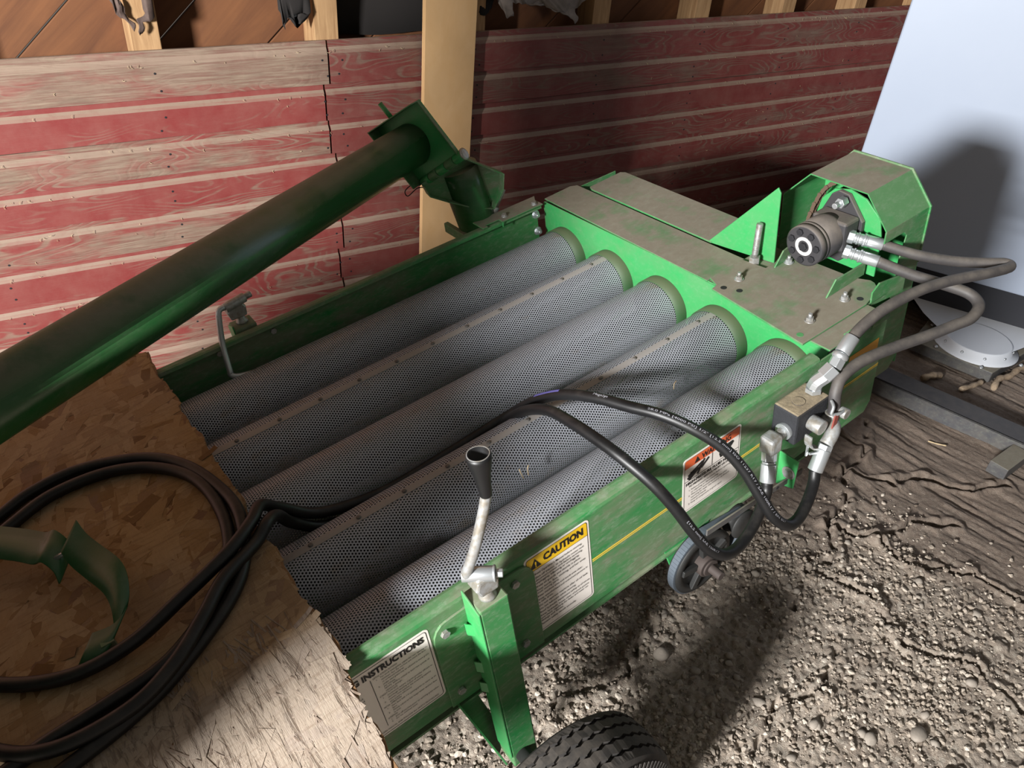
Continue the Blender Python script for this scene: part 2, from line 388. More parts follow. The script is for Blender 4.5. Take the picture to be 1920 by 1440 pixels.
def floor_height(X, Y, fine=True):
    c = crust_mask(X, Y)
    h = .018 * (value_noise(X, Y, 1.7, 1) - .5) + .010 * (value_noise(X, Y, 5, 2) - .5)
    grav = .006 * (value_noise(X, Y, 30, 3) - .5) + .005 * (value_noise(X, Y, 70, 4) - .5) + .006 * (value_noise(X, Y, 120, 14) - .5)
    u = X * .99 + Y * .1; w_ = X * .1 - Y * .99
    rid = .013 * (value_noise(w_, u * 9, 2.6, 6) - .5) + .009 * (value_noise(w_, u * 8, 6.5, 8) - .5) + .004 * (value_noise(w_, u * 5, 22, 18) - .5)
    h = h + grav * (1 - c * .8) + rid * c
    for line in CRACKS:
        for (ax, ay), (bx, by) in zip(line[:-1], line[1:]):
            dx, dy = bx - ax, by - ay; L = dx * dx + dy * dy
            wob = .03 * (value_noise(X, Y, 22, 9) - .5)
            t_ = np.clip(((X - ax) * dx + (Y - ay) * dy) / L, 0, 1)
            dd = np.hypot(X - ax - t_ * dx + wob, Y - ay - t_ * dy + wob * .7)
            h = h - .028 * np.exp(-(dd / .0062) ** 2) + .008 * np.exp(-((dd - .018) / .011) ** 2)
    return h
FX0, FX1, FY0, FY1, ST = -.12, 2.85, -.98, .72, .0046
xs = np.arange(FX0, FX1 + ST, ST); ys = np.arange(FY0, FY1 + ST, ST); X, Y = np.meshgrid(xs, ys, indexing='ij')
H = floor_height(X, Y)
# embedded pebbles as bumps of the same crust
for _ in range(5000):
    px, py = rng.uniform(FX0 + .05, FX1 - .05), rng.uniform(FY0 + .05, FY1 - .05)
    q_ = rng.random(); r = rng.uniform(.0055, .009) if q_ < .8 else (rng.uniform(.009, .014) if q_ < .97 else rng.uniform(.014, .022))
    cm_ = float(crust_mask(np.array(px), np.array(py)))
    if rng.random() < cm_ * 1.05: continue
    i0, i1 = max(int((px - r - FX0) / ST), 0), int((px + r - FX0) / ST) + 2; j0, j1 = max(int((py - r - FY0) / ST), 0), int((py + r - FY0) / ST) + 2
    ic, jc = int(round((px - FX0) / ST)), int(round((py - FY0) / ST)); ex = rng.uniform(.75, 1.3)
    sx, sy = X[i0:i1, j0:j1] - px, Y[i0:i1, j0:j1] - py; q = 1 - ((sx * ex) ** 2 + (sy / ex) ** 2) / r ** 2
    base = H[ic, jc] - r * .1; up_ = base + np.maximum(q, 0) ** .35 * r * .5
    H[i0:i1, j0:j1] = np.where(q > 0, np.maximum(H[i0:i1, j0:j1], up_), H[i0:i1, j0:j1])
H = np.minimum(H, .034)
# fade to a flat rim joined to the outer skirt
edge = np.minimum(np.minimum(X - FX0, FX1 - X), np.minimum(Y - FY0, FY1 - Y)); H *= np.clip(edge / .1, 0, 1)
nx, ny = X.shape
V = np.stack([X, Y, H], -1).reshape(-1, 3)
idx = np.arange(nx * ny).reshape(nx, ny)
F = np.stack([idx[:-1, :-1], idx[1:, :-1], idx[1:, 1:], idx[:-1, 1:]], -1).reshape(-1, 4)
def np_mesh(name, V, F, smooth=True):
    me = bpy.data.meshes.new(name); k = F.shape[1]
    me.vertices.add(len(V)); me.vertices.foreach_set('co', V.astype(np.float32).ravel())
    me.loops.add(F.size); me.loops.foreach_set('vertex_index', F.astype(np.int32).ravel())
    me.polygons.add(len(F)); me.polygons.foreach_set('loop_start', np.arange(0, F.size, k, dtype=np.int32)); me.polygons.foreach_set('loop_total', np.full(len(F), k, dtype=np.int32))
    me.polygons.foreach_set('use_smooth', np.full(len(F), smooth)); me.update(calc_edges=True); return me
# outer skirt (flat) added as four strips
sk = [(-7, -6, 7, FY0), (-7, FY1, 7, 4), (-7, FY0, FX0, FY1), (FX1, FY0, 7, FY1)]
n0 = len(V); EV = []; EF = []
for a, b, c, d in sk:
    k = n0 + len(EV); EV += [(a, b, 0), (c, b, 0), (c, d, 0), (a, d, 0)]; EF.append((k, k + 1, k + 2, k + 3))
floor = bpy.data.objects.new('floor', np_mesh('floor', np.vstack([V, EV]), np.vstack([F, EF]))); COL.objects.link(floor)
at = floor.data.attributes.new('crust', 'FLOAT', 'POINT'); at.data.foreach_set('value', np.concatenate([crust_mask(X, Y).ravel(), np.ones(len(EV)) * .7]).astype(np.float32))
floor.data.materials.append(m_earth); floor['kind'] = 'structure'; floor['label'] = 'dusty cracked earth and gravel barn floor'

# stones lying loose on the floor (parts of the floor)
def stone_mesh(k):
    r_ = random.Random(k); b = MB()
    import bmesh
    bm = bmesh.new(); bmesh.ops.create_icosphere(bm, subdivisions=2, radius=1)
    off = [(r_.uniform(-1, 1), r_.uniform(-1, 1), r_.uniform(-1, 1), r_.uniform(.55, .95)) for _ in range(7)]
    for v in bm.verts:
        for x, y, z, d in off:
            n = Vector((x, y, z)).normalized(); e = v.co.dot(n) - d
            if e > 0: v.co -= n * e
    for f in bm.faces: f.smooth = r_.random() < 2
    me = bpy.data.meshes.new('stone'); bm.to_mesh(me); bm.free(); me.materials.append(m_stone); return me
SM = [stone_mesh(k) for k in range(6)]
def put_stone(x, y, r, k=None):
    o = bpy.data.objects.new('stone', SM[random.randrange(6) if k is None else k]); COL.objects.link(o); o.parent = floor
    z = float(floor_height(np.array(x), np.array(y)))
    o.location = (x, y, z + r * .22); o.scale = (r * random.uniform(.8, 1.25), r * random.uniform(.7, 1.0), r * random.uniform(.5, .75)); o.rotation_euler = (random.uniform(-.3, .3), random.uniform(-.3, .3), random.uniform(0, 6.28))
for x, y, r in [(.96, -.52, .026), (1.02, -.50, .016), (.62, -.02, .026), (.86, -.46, .02), (.94, -.62, .028), (.9, -.66, .024), (1.2, -.52, .016), (1.02, -.7, .02), (.72, -.25, .017), (.78, -.36, .017), (.66, -.1, .016), (.76, -.12, .013)]:
    put_stone(x, y, r)
cnt = 0
while cnt < 210:
    x, y = random.uniform(.15, 1.75), random.uniform(-.85, .35)
    if float(crust_mask(np.array(x), np.array(y))) > random.uniform(.05, .8): continue
    if (x - .1) ** 2 + (y + .26) ** 2 < .06: continue
    put_stone(x, y, random.choice([.006, .007, .008, .009, .011, .014])); cnt += 1

# loose fine gravel, too small and too many to pick apart
def gravel(count):
    t_ = (1 + 5 ** .5) / 2
    iv = np.array([(-1, t_, 0), (1, t_, 0), (-1, -t_, 0), (1, -t_, 0), (0, -1, t_), (0, 1, t_), (0, -1, -t_), (0, 1, -t_), (t_, 0, -1), (t_, 0, 1), (-t_, 0, -1), (-t_, 0, 1)]); iv /= np.linalg.norm(iv[0])
    ifc = [(0, 11, 5), (0, 5, 1), (0, 1, 7), (0, 7, 10), (0, 10, 11), (1, 5, 9), (5, 11, 4), (11, 10, 2), (10, 7, 6), (7, 1, 8), (3, 9, 4), (3, 4, 2), (3, 2, 6), (3, 6, 8), (3, 8, 9), (4, 9, 5), (2, 4, 11), (6, 2, 10), (8, 6, 7), (9, 8, 1)]
    vs_ = [tuple(v) for v in iv]; fs_ = []; cache = {}
    def mid(a, b):
        k = (min(a, b), max(a, b))
        if k not in cache:
            m = np.array(vs_[a]) + np.array(vs_[b]); cache[k] = len(vs_); vs_.append(tuple(m / np.linalg.norm(m)))
        return cache[k]
    for a, b, c in ifc:
        ab, bc, ca = mid(a, b), mid(b, c), mid(c, a); fs_ += [(a, ab, ca), (b, bc, ab), (c, ca, bc), (ab, bc, ca)]
    sv = iv; sf = np.array(ifc)
    pos = []
    while len(pos) < count:
        p = np.stack([rng.uniform(-.05, 1.95, 4000), rng.uniform(-.9, .5, 4000)], -1); cmk = crust_mask(p[:, 0], p[:, 1])
        clump = value_noise(p[:, 0], p[:, 1], 6, 31) ** 1.5 * 1.3
        pos += list(p[(rng.random(4000) > cmk * 1.02) & (rng.random(4000) < clump)])
    pos = np.array(pos[:count]); z = H[np.clip(((pos[:, 0] - FX0) / ST).astype(int), 0, nx - 1), np.clip(((pos[:, 1] - FY0) / ST).astype(int), 0, ny - 1)]
    r = .0019 + .0062 * rng.random(count) ** 3
    ang = rng.uniform(0, 6.283, count); e1 = rng.uniform(.8, 1.35, count); e2 = rng.uniform(.7, 1.05, count); e3 = rng.uniform(.5, .9, count)
    jit = 1 + .2 * rng.standard_normal((count, len(sv)))
    L_ = sv[None] * jit[..., None] * np.stack([e1, e2, e3], -1)[:, None] * r[:, None, None]
    c, s_ = np.cos(ang)[:, None], np.sin(ang)[:, None]
    W_ = np.stack([L_[..., 0] * c - L_[..., 1] * s_ + pos[:, :1], L_[..., 0] * s_ + L_[..., 1] * c + pos[:, 1:], L_[..., 2] + (z + r * .3)[:, None]], -1)
    F_ = (np.arange(count)[:, None, None] * len(sv) + sf[None]).reshape(-1, 3)
    o = bpy.data.objects.new('loose_gravel', np_mesh('loose_gravel', W_.reshape(-1, 3), F_, False)); COL.objects.link(o); o.parent = floor; o.data.materials.append(m_gravel); o['kind'] = 'stuff'; o['label'] = 'fine loose gravel'
gravel(17000)

# ---- back wall
WD = Vector((.99507, -.0992, 0)).normalized(); WN = Vector((.0992, .99507, 0)).normalized()
WM = Matrix(((WD.x, WN.x, 0, 0), (WD.y, WN.y, 0, 1.8), (0, 0, 1, 0), (0, 0, 0, 1)))      # wall frame: x along, y into the wall, z up
wall = bpy.data.objects.new('wall_back', None); COL.objects.link(wall); wall.matrix_world = WM; wall['kind'] = 'structure'
wall['label'] = 'weathered red drop siding wall with bare studs above'
EDGES = [1.05, .918, .802, .690, .575, .455, .335, .215, .095, -.02]
def siding_board(s0, s1, zt, zb, worn, painted_shade=0.0):
    h = zt - zb; b = MB(); n = max(2, int((s1 - s0) / .12))
    sag = random.uniform(-.003, .003)
    prof = [(.0, 0.0), (.0, h * .70), (.004, h * .775), (.0095, h * .84), (.0105, h * .985), (.02, h * .985), (.02, 0.0)]
    vs_ = []
    for i in range(n + 1):
        t = i / n; x = s0 + (s1 - s0) * t; w = sag * math.sin(t * 3.1) + random.uniform(-.0006, .0006)
        for y, z in prof: vs_.append((x - s0, y + random.uniform(-.0004, .0004), z + w))
    m = len(prof)
    fs = [(i * m + k, i * m + (k + 1) % m, (i + 1) * m + (k + 1) % m, (i + 1) * m + k) for i in range(n) for k in range(m)]
    b.add(vs_, [f[::-1] for f in fs]); b.add([vs_[k] for k in range(m)], [list(range(m))]); b.add([vs_[n * m + k] for k in range(m)], [list(range(m))[::-1]])
    o = b.build('siding_board', m_siding, wall); o.location = (s0, 0, zb); o.color = (worn, painted_shade, 0, 1); return o
for i in range(len(EDGES) - 1):
    zt, zb = EDGES[i], EDGES[i + 1]
    j = .645 + [.004, -.014, -.006, .012, .02, .018, .0, .01, 0][i]
    siding_board(-2.4 + .02 * i, j - .004, zt, zb, [.60, .33, .57, .36, .53, .33, .38, .5, .5][i]); siding_board(j + .003, 4.6, zt, zb, [.46, .43, .33, .44, .4, .45, .4, .5, .5][i], .3)  # boards right of the joint carry the painted shade
def wpart(name, mat, p0, p1, rot=None, bevel=.002):
    b = MB().box(p0, p1, rot); c = Vector([(p0[i] + p1[i]) / 2 for i in range(3)])
    b.v = [tuple(Vector(v) - c) for v in b.v]
    o = b.build(name, mat, wall, bevel=bevel); o.location = c; return o
for s0 in (-1.98, -1.46, -.93, -.4, .105, .635, 1.165, 1.70, 2.205, 2.70, 3.17, 3.66, 4.15):
    wpart('stud', m_stud, (s0 - .02, .021, -.02), (s0 + .058, .125, 2.6))
nb = MB()
for s0 in (-.93, -.4, .105, .615, .668, 1.165, 1.70, 2.205, 2.70, 3.17):
    for zt, zb in zip(EDGES[:-1], EDGES[1:]):
        for fz in (.2, .55):
            x = s0 + .02 + random.uniform(-.012, .012); z = zb + (zt - zb) * fz + random.uniform(-.006, .006); nb.cyl((x, .001, z), (x, -.0012, z), .0032, 8)
nb.build('nail_heads', m_black, wall, kind='stuff')
cb = MB()
for k in range(300):
    x = random.uniform(-.9, 3.4); i = random.randrange(len(EDGES) - 3); zt, zb = EDGES[i], EDGES[i + 1]; z = zb + (zt - zb) * random.choice([.74, .76, .8, random.uniform(.1, .9)]); y = -.002
    a = random.uniform(-1.2, 1.2); l_ = random.uniform(.003, .011); q = (x + l_ * .5 * math.sin(a), y - random.uniform(.0, .004), z - l_ * .5 * math.cos(a)); cb.bar((x, y, z), q, .0009, .0008, up=(0, 1, 0)); cb.bar(q, (q[0] + l_ * .6 * math.sin(a + 1.1), y - .002, q[2] - l_ * .6 * math.cos(a + 1.1)), .0009, .0008, up=(0, 1, 0))
cb.build('chaff_bits', m_straw, wall, kind='stuff')
# diagonal sheathing planks behind the studs, running up to the right
for k in range(-11, 18):
    c = Vector((k * .35 + .394, .136, 1.4)); LP = 1.9
    b = MB().box((-LP, -.009, -.1145), (LP, .009, .1145)); o = b.build('sheathing_plank', m_sheath, wall, bevel=.002)
    o.location = c; o.rotation_euler = (0, -math.radians(42), 0)
def scrap(outline, mat, ybase, crumple, label):
    """torn paper: an outline in wall coordinates, subdivided, crumpled and given thickness"""
    import bmesh
    bm = bmesh.new(); vs_ = [bm.verts.new((x, ybase, z)) for x, z in outline]; bm.faces.new(vs_)
    bmesh.ops.triangulate(bm, faces=bm.faces[:]); bmesh.ops.subdivide_edges(bm, edges=bm.edges[:], cuts=3, use_grid_fill=True)
    for v in bm.verts:
        x, _, z = v.co
        v.co.y += crumple * (math.sin(x * 61 + z * 23) + .7 * math.sin(z * 97 - x * 31)) - .28 * max(0, 1.19 - z) * .35
        v.co.x += .003 * math.sin(z * 170 + x * 60); v.co.z += .003 * math.sin(x * 190)
    for f in bm.faces: f.smooth = True
    me = bpy.data.meshes.new('tar_paper_scrap'); bm.to_mesh(me); bm.free()
    o = bpy.data.objects.new('tar_paper_scrap', me); COL.objects.link(o); me.materials.append(mat); o.parent = wall
    m = o.modifiers.new('thick', 'SOLIDIFY'); m.thickness = .0015; o['label'] = label; return o
scrap([(1.20, 1.36), (1.235, 1.20), (1.262, 1.12), (1.287, 1.092), (1.305, 1.098), (1.302, 1.14), (1.33, 1.14), (1.36, 1.132), (1.40, 1.142), (1.44, 1.125), (1.47, 1.108), (1.51, 1.10), (1.545, 1.086), (1.575, 1.062), (1.585, 1.085), (1.572, 1.11), (1.60, 1.135), (1.625, 1.165), (1.64, 1.36)], m_tarpaper, -.012, .006, 'torn grey paper')
scrap([(1.19, 1.36), (1.183, 1.12), (1.20, 1.095), (1.235, 1.1), (1.26, 1.14), (1.30, 1.36)], m_blacktar, .03, .003, 'torn black paper')
scrap([(.012, 1.4), (.046, 1.19), (.066, 1.14), (.084, 1.125), (.098, 1.105), (.1, 1.125), (.084, 1.15), (.07, 1.2), (.04, 1.4)], m_brownpaper, .006, .004, 'torn brown paper strip')
scrap([(.15, 1.4), (.148, 1.18), (.155, 1.15), (.143, 1.125), (.125, 1.13), (.118, 1.10), (.108, 1.09), (.107, 1.13), (.13, 1.15), (.134, 1.19), (.13, 1.4)], m_brownpaper, .004, .004, 'torn brown paper strip')
scrap([(.70, 1.5), (.70, 1.04), (.85, 1.036), (1.14, 1.035), (1.14, 1.5)], m_blacktar, .118, .002, 'black sheet in one stud bay')  # flat black sheet set behind one stud bay
scrap([(.5, 1.4), (.508, 1.14), (.52, 1.09), (.528, 1.12), (.545, 1.115), (.56, 1.09), (.562, 1.13), (.6, 1.13), (.61, 1.4)], m_blacktar, .01, .005, 'torn black paper')

# ---- tan board standing against the wall
b = MB()
b.add([(.948, -.044, 0), (1.138, -.044, 0), (1.138, -.022, 0), (.948, -.022, 0), (.985, -.028, 2.3), (1.176, -.028, 2.3), (1.176, -.006, 2.3), (.985, -.006, 2.3)],
      [(3, 2, 1, 0), (4, 5, 6, 7), (0, 1, 5, 4), (1, 2, 6, 5), (2, 3, 7, 6), (3, 0, 4, 7)])
o = b.build('leaning_board', m_plank, bevel=.0015); o.matrix_world = WM @ Matrix.Translation((0, -.002, .004))
tag(o, 'tall pale tan board standing upright against the red siding', 'board')

# ================================================================== GRAIN CLEANER
gc = empty('grain_cleaner', 'green grain cleaner with five perforated screen drums and a hydraulic drive', 'grain cleaner', MACH)
YP = -.022                # outer face of the near side panel
L = .965                  # x of the end plate
P = lambda name, b, mat, bevel=.0012, parent=None, label=None: b.build(name, mat, parent or gc, bevel, label=label)

# side panels with a rolled top flange
b = MB()
def panel_profile(x0, x1, ys, zb):
    pts = [(0.008, -.010), (0.006, -.001), (0, .001), (-.0135, 0), (-.0195, -.0025), (YP, -.008), (YP, zb), (YP + .004, zb), (YP + .004, -.010), (-.012, -.0045), (.002, -.005), (.004, -.011)]
    pts = [(ys(p), z) for p, z in pts]; n = len(pts)
    vs_ = [(x0, y, z) for y, z in pts] + [(x1, y, z) for y, z in pts]
    b.add(vs_, [(i, (i + 1) % n, n + (i + 1) % n, n + i) for i in range(n)])
    b.add(vs_[:n], [list(range(n))]); b.add(vs_[n:], [list(range(n))[::-1]])
panel_profile(-.62, .9, lambda y: y, -.262); P('side_panel', b, m_green, 0)
b = MB(); panel_profile(-.62, .945, lambda y: .995 - y, -.262); P('side_panel', b, m_green, 0)
# right end side panel under the valve, with clipped lower corner
b = MB().prism([(.9, YP, -.008), (1.13, YP, -.008), (1.131, YP, -.25), (1.113, YP, -.276), (.9, YP, -.276)], (0, .004, 0)); P('end_side_panel', b, m_green)
b = MB().cyl((1.0, YP + .008, -.004), (1.066, YP + .008, -.004), .012, 16); P('hinge_knuckle', b, m_green, 0)
b = MB().cyl((1.068, YP + .008, -.004), (1.13, YP + .008, -.004), .0125, 16); P('hinge_knuckle', b, m_green, 0)
# yellow double pin stripe (interrupted by decals and leg)
for z0, th in ((-.1325, .0028), (-.1375, .0012)):
    for x0, x1 in ((.268, .5), (.664, .9), (.9, 1.13)):
        if x0 >= .9: zz = z0 - .004
        else: zz = z0
        b = MB().box((x0, YP - .0006, zz - th / 2), (x1, YP, zz + th / 2)); P('pin_stripe', b, m_stripe, 0)
# floor pan below the drums
b = MB().box((-.6, -.018, -.292), (L, 1.01, -.286)); P('bottom_pan', b, m_green, 0)
b = MB().box((-.606, -.018, -.29), (-.6, 1.01, -.01)); P('inlet_end_plate', b, m_green, 0)
# end plate
b = MB().box((L, .004, -.29), (L + .004, 1.0, -.001)); P('end_plate', b, m_green_clean)

# deck covers
b = MB().prism([(L - .002, .352, -.003), (1.1, .352, -.003), (1.1, 1.006, -.003), (1.08, 1.018, -.003), (L + .012, 1.012, -.003)], (0, 0, .004)); P('deck_cover', b, m_deck)
b = MB().prism([(1.104, .47, 0), (1.246, .47, 0), (1.25, .955, 0), (1.24, .968, 0), (1.112, .962, 0), (1.104, .945, 0)], (0, 0, .005)); P('deck_cover', b, m_deck)
b = MB().prism([(.935, -.018, -.004), (1.13, -.018, -.004), (1.13, .04, -.004), (.935, .04, -.004)], (0, 0, .004)); P('deck_cover', b, m_deck)
b = MB().prism([(L, .03, -.006), (1.2, .03, -.006), (1.2, .36, -.006), (L, .36, -.006)], (0, 0, .004)); P('deck_cover', b, m_deck)
b = MB().box((1.248, .33, -.29), (1.252, .96, -.002)); P('outlet_back_plate', b, m_green)
b = MB().box((L, 1.0, -.29), (1.25, 1.004, -.004)); P('outlet_side_plate', b, m_green)
# motor base plate with holes cut round its rim bolts
plate = [(.907, .03), (1.122, .028), (1.19, .045), (1.208, .067), (1.211, .08), (1.195, .114), (1.19, .283), (1.095, .286), (1.088, .353), (.972, .352), (.958, .318), (.938, .314)]
b = MB().prism([(x, y, .001) for x, y in plate], (0, 0, .005)); P('motor_base_plate', b, m_deck)
for x, y in ((.96, .297), (.975, .262), (.93, .055), (1.13, .05)):
    b = MB().cyl((x, y, .0058), (x, y, .0064), .0075, 18); P('plate_hole', b, m_green_clean if y < .1 and x < 1 else m_black, 0)
for x, y in ((1.012, .296), (1.15, .262), (1.104, .072), (.985, .073)):
    b = MB().hexbolt((x, y, .006), (0, 0, 1), .0085, .008, True, .009); P('plate_bolt', b, m_dzinc, 0)
b = MB().cyl((1.1, .325, .002), (1.1, .325, .02), .0135, 6, smooth=False); b.cyl((1.1, .325, .02), (1.109, .325, .106), .0075, 14)
for k in range(24): b.cyl((1.1005 + .0085 * k / 24, .325, .028 + k * .0032), (1.1005 + .0085 * k / 24, .325, .0296 + k * .0032), .0082, 12)
P('tension_bolt', b, m_dzinc, 0, label='long threaded bolt')
# triangular gusset and small fins
b = MB().prism([(1.104, .483, 0), (1.118, .385, 0), (1.132, .292, 0), (1.132, .292, .185), (1.131, .3, .198)], (.004, 0, 0)); P('gusset', b, m_green_clean)
b = MB().prism([(1.081, .102, .006), (1.221, .104, .006), (1.221, .104, .04), (1.109, .102, .044)], (0, .004, 0)); P('fin', b, m_green)
b = MB().prism([(1.108, .269, .006), (1.19, .275, .006), (1.19, .275, .045), (1.137, .27, .041)], (0, .004, 0)); P('fin', b, m_green)
b = MB().prism([(1.144, .03, -.012), (1.142, .03, .024), (1.165, .03, .04), (1.268, .03, .02), (1.27, .03, -.03)], (0, .004, 0)); P('fin', b, m_green)

# drive hood: folded guard open towards the drums
X1, X2 = 1.2, 1.36
hv = [(.335, .02), (.336, .146), (.267, .218), (.117, .215), (.058, .143), (.0575, .113)]
b = MB()
n = len(hv); t_ = .003; cy_, cz_ = .195, .06
inn = [(y + (cy_ - y) * t_ / max(.03, math.hypot(cy_ - y, cz_ - z)), z + (cz_ - z) * t_ / max(.03, math.hypot(cy_ - y, cz_ - z))) for y, z in hv]
vs_ = [(X1, y, z) for y, z in hv] + [(X2, y, z) for y, z in hv] + [(X1, y, z) for y, z in inn] + [(X2, y, z) for y, z in inn]
fs = []
for i in range(n - 1):
    fs += [(i, n + i, n + i + 1, i + 1), (2 * n + i, 2 * n + i + 1, 3 * n + i + 1, 3 * n + i), (i, i + 1, 2 * n + i + 1, 2 * n + i), (n + i, 3 * n + i, 3 * n + i + 1, n + i + 1)]
b.add(vs_, fs); P('drive_hood', b, m_deck, 0)
b = MB().prism([(X1, .0575, .1135), (1.272, .0575, .1135), (1.286, .0575, .1), (1.276, .0575, .044), (1.27, .0575, -.31), (1.335, .0575, -.31), (X2, .0575, -.28), (X2, .0575, .143), (X1, .0575, .143)], (0, .003, 0)); P('hood_side', b, m_green)
b = MB().prism([(X2, .335, -.3), (X2, .336, .146), (X2, .267, .218), (X2, .117, .215), (X2, .058, .143), (X2, .0575, -.3)], (.003, 0, 0)); P('hood_back', b, m_green_clean)
b = MB().prism([(X2 - .002, .34, .14), (X2 - .002, .268, .222), (X2 - .002, .115, .219), (X2 - .002, .054, .145), (X2 - .002, .054, 0), (X2 - .002, .058, 0), (X2 - .002, .06, .143), (X2 - .002, .118, .213), (X2 - .002, .266, .215), (X2 - .002, .335, .14)], (.005, 0, 0)); P('hood_rim', b, m_green)
b = MB().box((1.2, .331, -.3), (X2, .335, .02)); P('hood_side', b, m_green)
# motor mount arch
b = MB().prism([(1.235, .262, .0), (1.235, .262, .11), (1.235, .252, .15), (1.235, .222, .182), (1.235, .182, .192), (1.235, .139, .181), (1.235, .098, .145), (1.235, .088, .1), (1.235, .088, .0)], (.005, 0, 0)); P('motor_mount', b, m_green_clean)
# roller chain going over the sprocket
chain = empty('drive_chain', '', ''); del chain['label']; del chain['category']; chain.parent = gc
cpts = [Vector((1.292, y, z)) for y, z in smooth_path([(.14, .178, 0), (.185, .19, 0), (.225, .184, 0), (.25, .172, 0), (.27, .16, 0), (.288, .138, 0), (.305, .101, 0), (.318, .068, 0), (.331, .04, 0), (.345, .005, 0)], 8) for y, z in [(0, 0)]] if False else [Vector((1.292, q.x, q.y)) for q in smooth_path([(.14, .178, 0), (.185, .19, 0), (.225, .184, 0), (.25, .172, 0), (.27, .158, 0), (.288, .135, 0), (.303, .101, 0), (.314, .065, 0), (.322, .03, 0), (.325, -.03, 0)], 10)]
acc = 0; marks = [cpts[0]]
for a, c in zip(cpts[:-1], cpts[1:]):
    acc += (c - a).length
    if acc >= .0135: marks.append(c); acc = 0
for i, (a, c) in enumerate(zip(marks[:-1], marks[1:])):
    b = MB(); d = (c - a).normalized(); w = Vector((1, 0, 0)); off = .006 if i % 2 else .008
    for sx in (-1, 1):
        q = w * (sx * off); b.bar(a + q - d * .002, c + q + d * .002, .0018, .009, up=d.cross(w)); b.cyl(a + q * .9, a + q * 1.25, .0055, 12); 
    b.cyl(a - w * off, a + w * off, .0042, 10)
    b.build('chain_link', m_rust, chain)
b = MB().cyl((1.284, .19, .095), (1.298, .19, .095), .082, 40); P('sprocket', b, m_darkmetal, 0)

# hydraulic motor
mo = (.19, .1)
b = MB().lathe((1.098, mo[0], mo[1]), (1, 0, 0), [(0, .0455), (.002, .049), (.018, .049), (.0185, .048), (.0205, .048), (.021, .0495), (.027, .0495), (.0275, .048), (.0295, .048), (.03, .0495), (.075, .0495), (.095, .046)], 40)
motor = P('hydraulic_motor', b, m_motor, 0)
b = MB().box((1.17, mo[0] - .052, mo[1] - .03), (1.222, mo[0] + .04, mo[1] + .043)); P('motor_housing', b, m_motor, .006, motor)
b = MB().prism([(1.222, mo[0] + y, mo[1] + z) for y, z in ((.03, .075), (.012, .088), (-.014, .085), (-.03, .065), (-.058, .03), (-.06, -.03), (-.03, -.07), (-.012, -.088), (.014, -.085), (.05, -.04), (.055, .02))], (.012, 0, 0)); P('motor_flange', b, m_motor, .002, motor)
b = MB().cyl((1.215, mo[0] - .01, mo[1] + .072), (1.196, mo[0] - .01, mo[1] + .072), .0125, 6, smooth=False).cyl((1.196, mo[0] - .01, mo[1] + .072), (1.178, mo[0] - .01, mo[1] + .072), .007, 14); P('flange_bolt', b, m_zinc, .001, motor)
for k in range(7):
    a = 2 * math.pi * k / 7 + .3; c = (1.098, mo[0] + .0345 * math.cos(a), mo[1] + .0345 * math.sin(a))
    b = MB().cyl(c, (1.0925, c[1], c[2]), .0085, 6, smooth=False); P('cap_bolt', b, m_black, .0006, motor)
b = MB()
for k in range(32):
    pass
def annulus(c, d, r0, r1, h, n=32):
    b = MB(); c = vec(c); d = vec(d).normalized(); u = d.cross(vec((0, 0, 1))).normalized(); w = d.cross(u); vs_ = []
    for r, z in ((r0, 0), (r1, 0), (r1, h), (r0, h)):
        vs_ += [c + d * z + u * r * math.cos(2 * math.pi * k / n) + w * r * math.sin(2 * math.pi * k / n) for k in range(n)]
    return b.add(vs_, [(i * n + k, i * n + (k + 1) % n, ((i + 1) % 4) * n + (k + 1) % n, ((i + 1) % 4) * n + k) for i in range(4) for k in range(n)])
annulus((1.0982, mo[0], mo[1]), (-1, 0, 0), .0145, .0225, .0015).build('face_ring', m_whitering, motor)
b = MB().cyl((1.098, mo[0], mo[1]), (1.091, mo[0], mo[1]), .0105, 6, smooth=False); P('cap_bolt', b, m_black, .0006, motor)

# hydraulic fittings and hoses from the motor
def fitting(name, pts, spec, mat=m_zinc, parent=None):
    """straight run of hex and round sections: spec = [(length, radius, sides)]"""
    b = MB(); a = vec(pts[0]); d = (vec(pts[1]) - a).normalized()
    for ln, r, n in spec:
        b.cyl(a, a + d * ln, r, n, smooth=n > 8); a = a + d * ln
    return P(name, b, mat, .0008, parent)
FIT = [(.014, .0155, 6), (.006, .0125, 20), (.004, .0145, 20), (.01, .0125, 20), (.005, .0155, 20), (.004, .014, 20), (.034, .0138, 20)]
A0 = vec((1.19, .142, .107)); A1 = vec((1.235, .066, .09)); fitting('hose_fitting', [A0, A1], FIT)
B0 = vec((1.172, .135, .078)); B1 = vec((1.207, .057, .062)); fitting('hose_fitting', [B0, B1], FIT)
HR = .0125
hA = [A0 + (A1 - A0).normalized() * .075, (1.267, .014, .074), (1.318, -.046, .060), (1.362, -.092, .055), (1.386, -.121, .055), (1.375, -.136, .056), (1.308, -.124, .066), (1.209, -.095, .079), (1.119, -.078, .087), (1.026, -.068, .085), (.96, -.067, .076), (.921, -.069, .064)]
b = MB().tube(smooth_path(hA, 8), .0118, 16); P('motor_hose', b, m_dhose, 0)
hB = [B0 + (B1 - B0).normalized() * .075, (1.238, .001, .041), (1.272, -.06, .025), (1.29, -.108, .014), (1.278, -.138, .003), (1.236, -.147, -.004), (1.19, -.138, -.004), (1.121, -.122, -.004), (1.033, -.104, .003), (.945, -.09, .008), (.881, -.088, .001), (.856, -.094, -.023), (.85, -.1, -.05), (.85, -.1, -.075)]
b = MB().tube(smooth_path(hB, 8), .0122, 16); P('motor_hose', b, m_dhose, 0)
